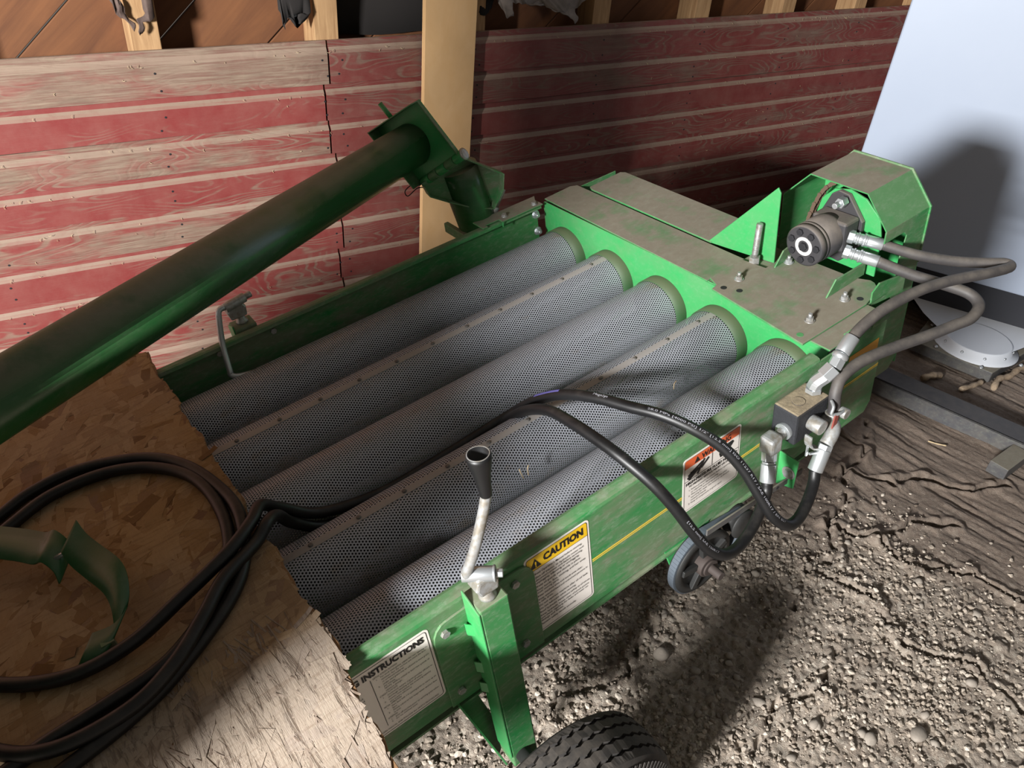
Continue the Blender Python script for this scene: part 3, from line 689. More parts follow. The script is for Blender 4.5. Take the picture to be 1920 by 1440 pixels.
# ferrule and 45 degree elbow on top of the valve
F0 = vec((.921, -.069, .064)); F1 = vec((.892, -.071, .044)); F2 = vec((.867, -.074, .022)); F3 = vec((.848, -.068, .006)); F4 = vec((.836, -.057, -.03))
b = MB().cyl(F0 + (F0 - F1) * .1, F1, .0150, 20); b.lathe(F1, F2 - F1, [(0, .0135), (.004, .0165), (.01, .0165), (.014, .0135)], 20); P('ferrule', b, m_zinc, .001)
b = MB().cyl(F1 + (F2 - F1) * .4, F2, .0155, 6, smooth=False); b.cyl(F2, F3, .0185, 6, smooth=False); P('swivel_nut', b, m_zinc, .001)
b = MB().tube(smooth_path([F3 + (F2 - F3) * .1, F3, (.839, -.06, -.006), (.836, -.057, -.02)], 4), .0155, 8, smooth=False); b.cyl((.836, -.057, -.02), F4, .0175, 6, smooth=False); P('elbow', b, m_zinc, .001)

# directional valve block
b = MB().box((.752, -.086, -.112), (.852, -.026, -.032)); valve = P('control_valve', b, m_valve, .005)
annulus((.79, -.057, -.0318), (0, 0, 1), .0135, .0155, .0012).build('plug_ring', m_black, valve)
b = MB().cyl((.79, -.057, -.032), (.79, -.057, -.0303), .0135, 24); P('port_plug', b, m_valve, .0005, valve)
b = MB().cyl((.797, -.086, -.07), (.797, -.116, -.071), .0165, 24); P('spool_cap', b, m_dzinc, .002, valve)
b = MB()
for k in range(7):
    a0 = -.2 + k * .22; a1 = a0 + .22; c = vec((.80, -.108, -.078)); R_ = .042
    b.bar(c + vec((-math.cos(a0) * R_, -.004, -math.sin(a0) * R_)), c + vec((-math.cos(a1) * R_, -.004, -math.sin(a1) * R_)), .004, .016, up=(0, 1, 0))
P('lever_quadrant', b, m_dzinc, .0005, valve)
b = MB().bar((.76, -.118, -.115), (.79, -.122, -.127), .004, .004); b.bar((.76, -.112, -.098), (.76, -.112, -.124), .003, .005); P('quadrant_pin', b, m_zinc, 0, valve)
b = MB().tube(smooth_path([(.836, -.1, -.03), (.828, -.112, -.035), (.822, -.114, -.05), (.84, -.122, -.052), (.858, -.12, -.055)], 4), .0035, 8); P('lever_link', b, m_zinc, 0, valve)
b = MB().prism([(.826, -.118, -.05), (.838, -.118, -.05), (.832, -.118, -.1), (.82, -.118, -.1)], (0, -.003, 0)); P('lever_tag', b, plain('faded_red_tag', srgb(128, 62, 54), .6), 0, valve)
b = MB().cyl((.856, -.112, -.062), (.856, -.128, -.062), .0115, 18); P('lever_pivot', b, m_dzinc, .001, valve)
# left (supply) elbow
b = MB().cyl((.752, -.062, -.082), (.742, -.062, -.082), .0185, 18); P('port_washer', b, m_zinc, .001, valve)
b = MB().box((.688, -.082, -.108), (.722, -.048, -.066)); b.cyl((.722, -.064, -.082), (.744, -.062, -.082), .0135, 6, smooth=False); P('elbow', b, m_dzinc, .006, valve)
b = MB().cyl((.702, -.066, -.108), (.694, -.073, -.124), .0155, 6, smooth=False); b.cyl((.694, -.073, -.124), (.692, -.075, -.129), .0135, 20); b.cyl((.692, -.075, -.129), (.677, -.087, -.162), .0152, 20); P('ferrule', b, m_zinc, .001, valve)
# right (return) fitting
b = MB().tube(smooth_path([(.84, -.086, -.09), (.838, -.112, -.09), (.824, -.121, -.1), (.806, -.123, -.115)], 4), .0145, 10); P('elbow', b, m_dzinc, 0, valve)
b = MB().cyl((.806, -.123, -.115), (.8, -.124, -.124), .0155, 6, smooth=False); b.cyl((.8, -.124, -.124), (.773, -.129, -.163), .0155, 20); P('ferrule', b, m_zinc, .001, valve)
b = MB().cyl((.85, -.1, -.07), (.846, -.1, -.1), .0155, 18); P('ferrule', b, m_dzinc, .001, valve)
# green hanger plate and tie rod beneath the valve
b = MB().prism([(.80, YP, -.2), (.80, YP - .05, -.2), (.80, YP - .045, -.285), (.80, YP, -.3)], (.004, 0, 0)); P('hanger_plate', b, m_green_clean)
b = MB().hexbolt((.8, YP - .03, -.245), (-1, 0, 0), .012, .006); P('hanger_bolt', b, m_dzinc, 0)

# ---------------------------------------------------------- screen drums
DR, DZ, PITCH, DY0 = .079, -.136, .2, .0996
def perforated_mesh():
    N = 78; a = 2 * math.pi / N; du = 2 * math.pi * DR / N; dv = du * math.sqrt(3) / 2; rows = int(1.2 / dv)
    hr = du * .31; k = 12
    cells = []
    # cell outline of a hexagon sampled at 12 points, hole sampled at the same angles (angles measured in the u,v plane)
    ang = np.arange(k) * 2 * np.pi / k + np.pi / 6
    R_ = du / math.sqrt(3)
    outer = np.array([[R_ * math.cos(t) * (1 if i % 2 == 0 else math.cos(math.pi / 6)), R_ * math.sin(t) * (1 if i % 2 == 0 else math.cos(math.pi / 6))] for i, t in enumerate(ang)])
    inner = np.stack([hr * np.cos(ang), hr * np.sin(ang)], -1)
    loc = np.vstack([outer, inner])                        # (24,2) u along circumference, v along axis
    jj, ii = np.meshgrid(np.arange(rows), np.arange(N), indexing='ij')
    cu = (ii + .5 * (jj % 2)) * du; cv = jj * dv
    U = cu.reshape(-1, 1) + loc[:, 0]; Vv = cv.reshape(-1, 1) + loc[:, 1]
    key = np.stack([np.round((U.ravel() / (du / 24)) % (24 * N)).astype(np.int64) % (24 * N), np.round(Vv.ravel() / (dv / 40)).astype(np.int64)], -1)
    uniq, first, inv = np.unique(key, axis=0, return_index=True, return_inverse=True); inv = inv.ravel()
    th = U.ravel()[first] / DR; xx = Vv.ravel()[first]
    co = np.stack([xx, DR * np.cos(th), DR * np.sin(th)], -1)
    cell = np.arange(len(cu.ravel()))[:, None] * 24
    F = []
    for i in range(k):
        F.append(np.stack([cell[:, 0] + i, cell[:, 0] + (i + 1) % k, cell[:, 0] + k + (i + 1) % k, cell[:, 0] + k + i], -1))
    F = inv[np.vstack(F)]
    return np_mesh('perforated_screen', co, F), rows * dv
SCR, SL = perforated_mesh(); SCR.materials.append(m_screen)
XS = L - .03 - SL
def drum(k, seam, roll):
    y = DY0 + k * PITCH
    d = bpy.data.objects.new('screen_drum', None); COL.objects.link(d); d.parent = gc; d.location = (0, y, DZ); d.empty_display_size = .05
    s = bpy.data.objects.new('perforated_screen', SCR); COL.objects.link(s); s.parent = d; s.location = (XS, 0, 0); s.rotation_euler = (roll, 0, 0)
    b = MB().lathe((L - .034, 0, 0), (1, 0, 0), [(0, .0795), (0, .0825), (.034, .0827)], 48); b.f = b.f[:-2]; b.sm = b.sm[:-2]; b.build('collar', m_collar, d)
    b = MB().cyl((L - .031, 0, 0), (L - .028, 0, 0), .0806, 48); b.build('end_disc', m_inner, d)
    b = MB().cyl((XS, 0, 0), (L - .03, 0, 0), .02, 16); b.build('drum_shaft', m_inner, d)
    if seam is not None:
        for sgn in (0,):
            a0 = seam; r = DR + .0012; b = MB(); vs_ = []
            for x in (XS, L - .034):
                for q in (-1, -.5, 0, .5, 1):
                    a = a0 + q * .0088 / DR; vs_ += [(x, r * math.cos(a), r * math.sin(a))]
                    
            b.add(vs_, [(5 + i, 6 + i, i + 1, i) for i in range(4)], False)
            st = b.build('seam_strip', m_strip, d); m = st.modifiers.new('t', 'SOLIDIFY'); m.thickness = .0014; m.offset = 1
        c, s_ = math.cos(a0), math.sin(a0)
        for i in range(12):
            x = L - .085 - i * .102; b = MB().lathe((x, (r + .001) * c, (r + .001) * s_), (0, c, s_), [(0, .005), (.0012, .0046), (.002, .003)], 12); b.build('rivet', m_rivet, st)
    return d
for k, (seam, roll) in enumerate([(math.radians(200), .01), (math.radians(89), .03), (math.radians(230), .05), (math.radians(96), .02), (math.radians(250), .06)]):
    drum(k, seam, roll)

# far panel fasteners and slotted strap
for x, z in ((.923, -.023), (.925, -.078)):
    b = MB().hexbolt((x, .991, z), (0, -1, 0), .0095, .008, True, .006); P('nut', b, m_zinc, 0)
for x, z in ((.083, -.012), (-.059, -.008)):
    b = MB().hexbolt((x, .993, z - .01), (0, -1, 0), .008, .006, False); P('nut', b, m_dzinc, 0)
b = MB().prism([(.735, .985, .003), (.752, .985, .003), (.752, .997, .003), (.798, .997, .003), (.798, .978, .003), (.945, .978, .003), (.945, 1.016, .003), (.96, 1.04, .003), (.735, 1.04, .003)], (0, 0, .004)); P('slotted_strap', b, m_deck)
b = MB().box((.798, .978, -.012), (.801, .982, .007)); P('strap_lip', b, m_green_clean)
for x, y in ((.82, 1.0), (.925, .995)):
    b = MB().hexbolt((x, y, .007), (0, 0, 1), .007, .006); P('strap_bolt', b, m_dzinc, 0)
b = MB().cyl((.815, 1.06, -.01), (.832, 1.06, .014), .013, 18); b.cyl((.832, 1.06, .014), (.868, 1.062, .056), .0085, 16); P('pivot_stud', b, m_dzinc, .001)

# ---------------------------------------------------------- legs with crank jacks
def jack_leg(sign, y_out):
    """sign -1: near side leg, +1: far side leg; y_out = panel face"""
    leg = bpy.data.objects.new('jack_leg', None); COL.objects.link(leg); leg.parent = gc; leg.empty_display_size = .05
    y0 = y_out; y1 = y_out + sign * .052
    ya, yb = min(y0, y1), max(y0, y1)
    b = MB().box((0, ya, -.50), (.056, yb, .006)); P('post', b, m_green, .003, leg)
    b = MB().prism([(-.0035, y0 + sign * .004, .018), (-.0035, y1, -.0), (-.0035, y1, -.46), (-.0035, y0 + sign * .004, -.46)], (.0035, 0, 0)); P('post_side_plate', b, m_green_clean, .001, leg)
    q = y_out + sign * .0045
    ra = [(-.07, -.262), (-.07, -.07)] + [(-.07 + .03 * (1 - math.cos(a)), -.07 + .04 * math.sin(a)) for a in (.4, .8, 1.2, 1.57)] + [(0, -.028), (0, -.262)]
    b = MB().prism([(x, y_out, z) for x, z in ra], (0, sign * .0045, 0)); P('mount_plate', b, m_green, .0008, leg)
    rb = [(.056, -.262), (.056, -.02), (.1, -.022)] + [(.107 + .03 * math.sin(a), -.062 + .04 * math.cos(a)) for a in (.1, .5, .9, 1.3, 1.57)] + [(.137, -.262)]
    b = MB().prism([(x, y_out, z) for x, z in rb], (0, sign * .0045, 0)); P('mount_plate', b, m_green, .0008, leg)
    for x, z in ((-.048, -.054), (-.047, -.226), (.095, -.049), (.096, -.223)):
        b = MB().cyl((x, q, z), (x, q + sign * .006, z), .0085, 6, smooth=False); P('mount_bolt', b, m_dzinc, .0006, leg)
    # weld tabs on the left edge of the post
    for z in (-.06, -.17, -.235):
        b = MB().prism([(-.012, y_out + sign * .006, z), (0, y_out + sign * .02, z), (0, y_out + sign * .02, z - .03), (-.012, y_out + sign * .006, z - .03)], (0, sign * .004, 0)); P('weld_tab', b, m_green_clean, .0006, leg)
    # diagonal brace behind the post
    b = MB().prism([(-.062, y_out - sign * .02, -.262), (-.02, y_out - sign * .02, -.262), (.024, y_out - sign * .02, -.5), (-.0, y_out - sign * .02, -.56)], (0, sign * .004, 0)); P('brace', b, m_green, .0008, leg)
    b = MB().prism([(-.062, y_out - sign * .02, -.262), (-.058, y_out - sign * .02, -.262), (.004, y_out - sign * .02, -.56), (-.0, y_out - sign * .02, -.56)], (0, sign * .03, 0)); P('brace_flange', b, m_green_clean, .0006, leg)
    # jack screw head
    cy = (ya + yb) / 2 + sign * .004
    b = MB().lathe((.03, cy, .006), (0, 0, 1), [(0, .016), (.004, .015), (.012, .011), (.02, .011)], 20); P('jack_screw', b, m_dzinc, 0, leg)
    return leg, cy
leg, cy = jack_leg(-1, YP)
b = MB().prism([(.012, cy - .016, .026), (.046, cy - .016, .026), (.05, cy - .014, .045), (.042, cy - .014, .058), (.012, cy - .014, .058), (.006, cy - .014, .042)], (0, .03, 0)); P('crank_yoke', b, m_dzinc, .004, leg)
b = MB().cyl((.002, cy + .018, .063), (.042, cy - .012, .061), .0125, 20); b.cyl((.042, cy - .012, .061), (.045, cy - .0143, .061), .0135, 20); b.cyl((.045, cy - .0143, .061), (.054, cy - .021, .0605), .0075, 6, smooth=False); P('crank_pivot', b, m_zinc, .001, leg)
b = MB().tube(smooth_path([(.006, cy + .012, .064), (.008, cy + .008, .076), (.026, cy + .002, .12), (.05, cy, .182), (.058, cy, .205), (.061, cy, .216), (.061, cy, .24)], 4), [.0085] * 25, 14); P('crank_handle', b, m_dzinc, 0, leg)
b = MB().lathe((.061, cy, .214), (.02, .04, 1), [(0, .0085), (.003, .0098), (.02, .0108), (.045, .0138), (.062, .0172), (.074, .0188), (.08, .0186), (.0805, .0158), (.05, .0122)], 28); P('crank_grip', b, m_hose, 0, leg)
annulus((.0626, cy + .0032, .2935), (.02, .04, 1), .0158, .0172, .0016).build('grip_rim', m_dzinc, leg)
leg2, cy2 = jack_leg(1, 1.017)
b = MB().prism([(.004, cy2 - .016, .026), (.046, cy2 - .016, .026), (.05, cy2 - .014, .05), (.042, cy2 - .014, .066), (.012, cy2 - .014, .066), (.0, cy2 - .014, .05)], (0, .03, 0)); P('crank_yoke', b, m_dzinc, .004, leg2)
b = MB().cyl((-.004, cy2 - .03, .075), (.052, cy2 - .02, .078), .0125, 18); b.cyl((.052, cy2 - .02, .078), (.07, cy2 - .018, .079), .008, 12); P('crank_pivot', b, m_dzinc, .001, leg2)
b = MB().tube(smooth_path([(.0, cy2 - .03, .078), (-.018, cy2 - .036, .08), (-.028, cy2 - .042, .06), (-.045, .99, -.0), (-.056, .965, -.055), (-.058, .96, -.068), (-.045, .95, -.074), (-.01, .935, -.074)], 4), .0075, 12); P('crank_handle', b, m_zinc, 0, leg2)

# wheel on the near leg
MI = MACH.inverted()
wh = bpy.data.objects.new('wheel', None); COL.objects.link(wh); wh.parent = gc; wh.matrix_parent_inverse = Matrix.Identity(4)
WC = MACH_R.transposed() @ (Vector((.1, -.26, .2)) - Vector((0, 0, .64)))
# machine-frame placement: wheel axle stays parallel to the machine cross axis
wh.location = WC
prof = [(-.066, .115, 0), (-.064, .135, 0), (-.063, .165, 0), (-.058, .186, 0), (-.052, .1945, 0)]
for g in (-.036, -.012, .012, .036):
    Rg = .2035 - abs(g) * .12; prof += [(g - .0032, Rg, 1), (g - .0022, Rg - .008, 1), (g + .0022, Rg - .008, 1), (g + .0032, Rg, 1)]
prof += [(.052, .1945, 0), (.058, .186, 0), (.063, .165, 0), (.064, .135, 0), (.066, .115, 0)]
NA = 192; vs_ = []; m_ = len(prof)
for k in range(NA):
    a = 2 * math.pi * k / NA; zg = .0021 * (abs((k % 4) - 2) - 1)
    for y, r, q in prof: vs_.append((r * math.cos(a), y + zg * q, r * math.sin(a)))
b = MB().add(vs_, [(k * m_ + j, k * m_ + j + 1, ((k + 1) % NA) * m_ + j + 1, ((k + 1) % NA) * m_ + j) for k in range(NA) for j in range(m_ - 1)]); tire = b.build('tire', m_tire, wh)
b = MB()
for k in range(90):
    a = 2 * math.pi * k / 90; u = Vector((math.cos(a), 0, math.sin(a))); b.bar(u * .168 + Vector((0, -.0635, 0)), u * .186 + Vector((0, -.059, 0)), .006, .004, up=(0, 1, 0))
b.build('shoulder_rib', m_tire, tire)
b = MB().lathe((0, -.05, 0), (0, 1, 0), [(0, .03), (.0, .06), (.012, .09), (.002, .105), (-.01, .118), (.1, .118)], 40); b.build('rim', m_dzinc, wh)
b = MB().cyl((0, -.06, 0), (0, .2, 0), .016, 20); b.build('axle', m_darkmetal, wh)

# ---------------------------------------------------------- drive pulley and belt under the near panel
pc = Vector((.548, -.034, -.35))
b = MB().lathe(pc + Vector((0, .018, 0)), (0, -1, 0), [(0, .03), (0, .07), (.003, .082), (.006, .082), (.011, .073), (.02, .073), (.025, .082), (.028, .082), (.031, .066), (.024, .062), (.024, .03)], 48); pul = P('drive_pulley', b, m_darkmetal, 0)
for k in range(5):
    a = 2 * math.pi * k / 5 + .4; u = Vector((math.cos(a), 0, math.sin(a))); b = MB().bar(pc + u * .024 + Vector((0, -.012, 0)), pc + u * .068 + Vector((0, -.012, 0)), .016, .012, up=(0, 1, 0)); P('pulley_spoke', b, m_darkmetal, .002, pul)
b = MB().cyl(pc + Vector((0, -.004, 0)), pc + Vector((0, -.028, 0)), .027, 24); b.cyl(pc + Vector((0, -.028, 0)), pc + Vector((0, -.033, 0)), .021, 24); P('pulley_hub', b, m_rust2, .002, pul)
b = MB().cyl(pc + Vector((0, .1, 0)), pc + Vector((0, -.062, 0)), .0105, 18); P('pulley_shaft', b, m_rust2, .001, pul)
ic = Vector((.668, -.034, -.318)); ri = .03
b = MB().lathe(ic + Vector((0, .016, 0)), (0, -1, 0), [(0, .01), (0, .036), (.004, .036), (.006, .03), (.024, .03), (.026, .036), (.03, .036), (.031, .01)], 32); P('idler_pulley', b, m_darkmetal, 0)
base_a = math.atan2(ic.z - pc.z, ic.x - pc.x); off = math.acos((.0825 - ri) / (ic - pc).length); pts = []
for k in range(41):
    a = base_a + off + (2 * math.pi - 2 * off) * k / 40; pts.append((pc + Vector((math.cos(a) * .0825, .002, math.sin(a) * .0825)), pc))
for k in range(13):
    a = base_a - off + 2 * off * k / 12; pts.append((ic + Vector((math.cos(a) * ri, .002, math.sin(a) * ri)), ic))
pts.append(pts[0]); b = MB()
for (a, ca), (c, cc_) in zip(pts[:-1], pts[1:]): b.bar(a, c, .017, .008, up=((ca + cc_) / 2 - (a + c) / 2).normalized())
P('drive_belt', b, m_bluebelt, 0, pul)
b = MB().prism([(.44, -.012, -.2), (.6, -.012, -.2), (.59, -.012, -.40), (.5, -.012, -.40)], (0, .005, 0)); P('bearing_bracket', b, m_green_clean)
b = MB().bar((0.546, -0.05, -0.25), (0.851, -0.05, -0.276), .004, .016, up=(0, 0, 1)); P('flat_brace', b, m_greysteel, .0008)
b = MB().cyl(Vector((0.546, -0.05, -0.25)).lerp(Vector((0.851, -0.05, -0.276)), .72) + Vector((0, -.0022, 0)), Vector((0.546, -0.05, -0.25)).lerp(Vector((0.851, -0.05, -0.276)), .72) + Vector((0, -.0026, 0)), .004, 12); P('brace_hole', b, m_black, 0)

# ---------------------------------------------------------- decals
def text_mesh(body, size, sx=1.0, bold=0.0, align='LEFT'):
    c = bpy.data.curves.new('t', 'FONT'); c.body = body; c.size = size; c.offset = bold; c.align_x = align; c.resolution_u = 2; c.fill_mode = 'FRONT'
    o = bpy.data.objects.new('t', c); COL.objects.link(o)
    dg = bpy.context.evaluated_depsgraph_get(); me = bpy.data.meshes.new_from_object(o.evaluated_get(dg))
    bpy.data.objects.remove(o); bpy.data.curves.remove(c)
    n = len(me.vertices); co = np.zeros(n * 3); me.vertices.foreach_get('co', co); co = co.reshape(-1, 3); co[:, 0] *= sx
    return me, co
def panel_text(name, body, x, z, size, parent, mat=None, sx=1.0, bold=0.0, align='LEFT', fit=None, y=YP - .0012):
    me, co = text_mesh(body, size, sx, bold, align)
    if fit:
        w = co[:, 0].max() - co[:, 0].min(); co[:, 0] = (co[:, 0] - co[:, 0].min()) * fit / w
    out = np.stack([x + co[:, 0], np.full(len(co), y), z + co[:, 1]], -1); me.vertices.foreach_set('co', out.astype(np.float32).ravel()); me.update()
    me.materials.clear(); me.materials.append(mat or m_ink); o = bpy.data.objects.new(name, me); COL.objects.link(o); o.parent = parent; return o
def rrect(x0, z0, x1, z1, r, n=5):
    pts = []
    for cx, cz, a0 in ((x1 - r, z0 + r, -90), (x1 - r, z1 - r, 0), (x0 + r, z1 - r, 90), (x0 + r, z0 + r, 180)):
        for k in range(n + 1):
            a = math.radians(a0 + 90 * k / n); pts.append((cx + r * math.cos(a), cz + r * math.sin(a)))
    return pts
def flat(name, poly, y, mat, parent, th=.0004):
    return MB().prism([(x, y, z) for x, z in poly], (0, -th, 0)).build(name, mat, parent)
def border(x0, z0, x1, z1, r, w, y, parent):
    o_ = rrect(x0, z0, x1, z1, r); i_ = rrect(x0 + w, z0 + w, x1 - w, z1 - w, max(.001, r - w)); n = len(o_)
    b = MB(); b.add([(x, y, z) for x, z in o_] + [(x, y, z) for x, z in i_], [(k, (k + 1) % n, n + (k + 1) % n, n + k) for k in range(n)]); b.build('border', m_ink, parent)
def decal(x0, z0, x1, z1, label):
    d = MB().prism([(x, YP, z) for x, z in rrect(x0, z0, x1, z1, .008)], (0, -.0005, 0)).build('decal', m_white, gc); d['label'] = label; return d
# caution
x0, z0, x1, z1 = .121, -.233, .265, -.016
d = decal(x0, z0, x1, z1, 'white caution decal with yellow header')
border(x0 + .004, z0 + .004, x1 - .004, z1 - .004, .006, .0012, YP - .0008, d)
hd = [p for p in rrect(x0 + .0052, z0 + .0052, x1 - .0052, z1 - .0052, .005) if p[1] > -.056]
hd = [(x1 - .0052, -.055)] + hd + [(x0 + .0052, -.055)]
flat('header', hd, YP - .0005, m_yellow, d)
MB().prism([(x0 + .0052, YP - .0006, -.056), (x1 - .0052, YP - .0006, -.056), (x1 - .0052, YP - .0006, -.055), (x0 + .0052, YP - .0006, -.055)], (0, -.0004, 0)).build('header_rule', m_ink, d)
panel_text('heading', 'CAUTION', x0 + .040, -.0455, .024, d, bold=.0013, fit=.09)
flat('alert_triangle', [(x0 + .0105, -.050), (x0 + .0345, -.050), (x0 + .0225, -.0265)], YP - .001, m_ink, d)
panel_text('exclamation', '!', x0 + .0205, -.0475, .019, d, m_yellow, bold=.0006, y=YP - .0018)
lines = [('1.', 'Read Operator\u2019s Manual before starting.'), ('2.', 'Shut off tractor, or hydraulic motor and'), ('', 'disconnect power unit before servicing,'), ('', 'unplugging, adjusting or unclogging.'), ('3.', 'Keep all guards and shields in place.'), ('4.', 'Keep hands, feet, clothing, and hair away'), ('', 'from moving parts.'), ('5.', 'Keep machine area and work area clear.'), ('6.', 'Keep unauthorized and untrained persons in'), ('', 'a safe area.'), ('7.', 'Do not operate machine after all oil leak.'), ('8.', 'Do not lubricate while running.'), ('9.', 'Read hydraulic equipment safety at all times.'), ('10.', 'Keep hydraulic hoses clear of pinch points'), ('', 'and check regularly for leaks and wear on'), ('', 'fittings and hoses.'), ('11.', 'Review safety decals annually.')]
zz = -.0665
for k, (a, t) in enumerate(lines):
    if a:
        zz -= .0022; panel_text('text_line', a, x0 + .009, zz, .0062, d)
    panel_text('text_line', t, x0 + .0185, zz, .0072, d, bold=.00006, fit=min(.118, len(t) * .00272)); zz -= .0077
# instructions (left part hidden under the sheet)
x0, z0, x1, z1 = -.34, -.213, -.073, -.021
d = decal(x0, z0, x1, z1, 'white operating instructions decal')
border(x0 + .004, z0 + .004, x1 - .004, z1 - .004, .006, .0012, YP - .0008, d)
panel_text('heading', 'OPERATING INSTRUCTIONS', -.290, -.047, .0195, d, bold=.0009, fit=.206)
MB().box((-.186, YP - .001, -.19), (-.185, YP - .0006, -.054)).build('column_rule', m_ink, d)
ins = [('', 'INITIAL SCREEN SETTINGS'), ('1.', 'For small seed grains, adjust the rear opening to'), ('', 'minimum. Run the machine and check the flow'), ('', 'of screened material.'), ('2.', 'Larger seed grains may be adjusted to more grains'), ('', 'per minute.'), ('', 'NOTE: RPM is critical at feed rate speeds of'), ('', 'maximum through.'), ('', 'CORRECT FLOW RATE'), ('1.', 'Continuous volume of grain provides efficient to'), ('', 'thorough cleaning action of tubes.'), ('2.', 'Uneven load reduces the screening capacity'), ('', 'and lowers efficiency.'), ('', 'INITIAL OPERATION'), ('1.', 'Start feed with 1/4 opening grain to warm up oil'), ('', 'flow.'), ('2.', 'Slowly adjust to full range when desired flow'), ('', 'is met.'), ('', 'SCREENING'), ('1.', 'Shut off machine prior to opening grain tubes.'), ('2.', 'Do not overload tubes.')]
zz = -.0565
for a, t in ins:
    hdg = t.isupper()
    if a: panel_text('text_line', a, -.1775, zz, .0052, d)
    panel_text('text_line', t, -.181 if hdg else -.1685, zz, .0056, d, fit=min(.086, len(t) * .00192)); zz -= .0066
for k in range(17):
    panel_text('text_line', random.choice(['Set grain auger on level ground', 'Check drive belts and chains', 'Attach hoses before start']), -.322, -.062 - k * .0078, .0056, d, fit=.12 * random.uniform(.7, 1))
panel_text('text_line', 'SEE OWNERS MANUAL AND FOLLOW ALL SAFETY PROCEDURES', -.215, -.2025, .0056, d, fit=.128)
# warning
x0, z0, x1, z1 = .501, -.1835, .663, -.034
d = decal(x0, z0, x1, z1, 'white high pressure fluid warning decal with orange header')
border(x0 + .004, z0 + .004, x1 - .004, z1 - .004, .005, .001, YP - .0008, d)
hd = [p for p in rrect(x0 + .005, z0 + .005, x1 - .005, z1 - .005, .004) if p[1] > -.06]
flat('header', [(x1 - .005, -.0605)] + hd + [(x0 + .005, -.0605)], YP - .0005, m_orange, d)
flat('alert_triangle', [(x0 + .03, -.0575), (x0 + .045, -.0575), (x0 + .0375, -.0435)], YP - .001, m_ink, d)
panel_text('heading', 'WARNING', x0 + .050, -.0572, .0185, d, bold=.0006, fit=.082)
MB().box((x0 + .08, YP - .001, -.094), (x0 + .081, YP - .0006, -.061)).build('column_rule', m_ink, d)
MB().box((x0 + .005, YP - .001, -.0965), (x1 - .005, YP - .0006, -.0955)).build('column_rule', m_ink, d)
# pictograms: jet striking a hand, and a gloved hand with a card
b = MB()
for a_, c_ in (((.016, -.094), (.05, -.074)), ((.014, -.083), (.052, -.066)), ((.02, -.078), (.046, -.078)), ((.04, -.092), (.058, -.062)), ((.05, -.082), (.07, -.066)), ((.012, -.089), (.03, -.082))):
    b.bar((x0 + a_[0], YP - .001, a_[1]), (x0 + c_[0], YP - .001, c_[1]), .005, .0006, up=(0, 1, 0))
b.build('pictogram', m_ink, d)
pg = [(x0 + .104, -.09), (x0 + .116, -.09), (x0 + .118, -.083), (x0 + .134, -.078), (x0 + .142, -.07), (x0 + .138, -.064), (x0 + .122, -.0645), (x0 + .108, -.07), (x0 + .1, -.078)]
flat('pictogram', pg, YP - .0007, m_ink, d)
panel_text('subheading', 'HIGH-PRESSURE FLUID HAZARD', x0 + .008, -.1075, .0105, d, bold=.0004, fit=.145)
panel_text('text_line', 'TO PREVENT SERIOUS INJURY OR DEATH:', x0 + .016, -.1165, .0078, d, bold=.0002, fit=.128)
zz = -.127
for a, t in [('1.', 'Relieve pressure on system before repairing'), ('', 'or adjusting or disconnecting.'), ('2.', 'Wear proper hand and eye protection when'), ('', 'searching for leaks. Use wood or cardboard'), ('', 'instead of hands.'), ('3.', 'Keep all components in good repair.')]:
    if a: panel_text('text_line', a, x0 + .016, zz, .0066, d)
    panel_text('text_line', t, x0 + .023, zz, .0068, d, fit=min(.116, len(t) * .0026)); zz -= .0078
# amber decal on the end panel
flat('amber_decal', [(1.004, -.1), (1.112, -.1), (1.112, -.055), (1.008, -.055)], YP, m_amber, gc, .0006)

# ================================================================== OSB SHEET
EX = -.205
def osb_edge(y): return EX + .004 * math.sin(y * 31) + .003 * math.sin(y * 77) - .018 * (y - .4) * 0 + (-.018 if y < -.02 else 0) * min(1, (-.02 - y) / .1 if y < -.02 else 0)
osb = empty('osb_sheet', 'rough flaky strand board sheet lying over the inlet end of the cleaner', 'board', MACH)
b = MB(); ysamp = [(-.27 + 1.35 * k / 60) for k in range(61)]; top = []
poly = [(-.76, -.27)] + [(osb_edge(y), y) for y in ysamp] + [(-.76, 1.08)]
b.prism([(x, y, .0025) for x, y in poly], (0, 0, .0115)); b.build('core', m_osb, osb, .001)
b = MB(); b2 = MB(); rr_ = random.Random(4)
def flake(b, x, y, ln, w, a, z, curl=0):
    c, s_ = math.cos(a), math.sin(a); n = 4; up = []; lo = []
    for i in range(n + 1):
        t = i / n - .5; hw = w / 2 * (1 - .25 * abs(t) * rr_.random())
        for sg, arr in ((1, up), (-1, lo)):
            u, v = t * ln, sg * hw + rr_.uniform(-.08, .08) * w
            arr.append((x + u * c - v * s_, y + u * s_ + v * c, z + curl * max(0, t) ** 2 * 4 + rr_.uniform(0, .0003)))
    pts = up + lo; k = n + 1; th = .0006
    vs_ = pts + [(p[0], p[1], p[2] - th) for p in pts]; m = len(pts)
    fs = [(i, k + i, k + i + 1, i + 1) for i in range(n)] + [(i, i + 1, m + i + 1, m + i) for i in range(n)] + [(k + i, m + k + i, m + k + i + 1, k + i + 1) for i in range(n)] + [(0, m, m + k, k), (n, k + n, m + k + n, m + n)]
    b.add(vs_, fs)
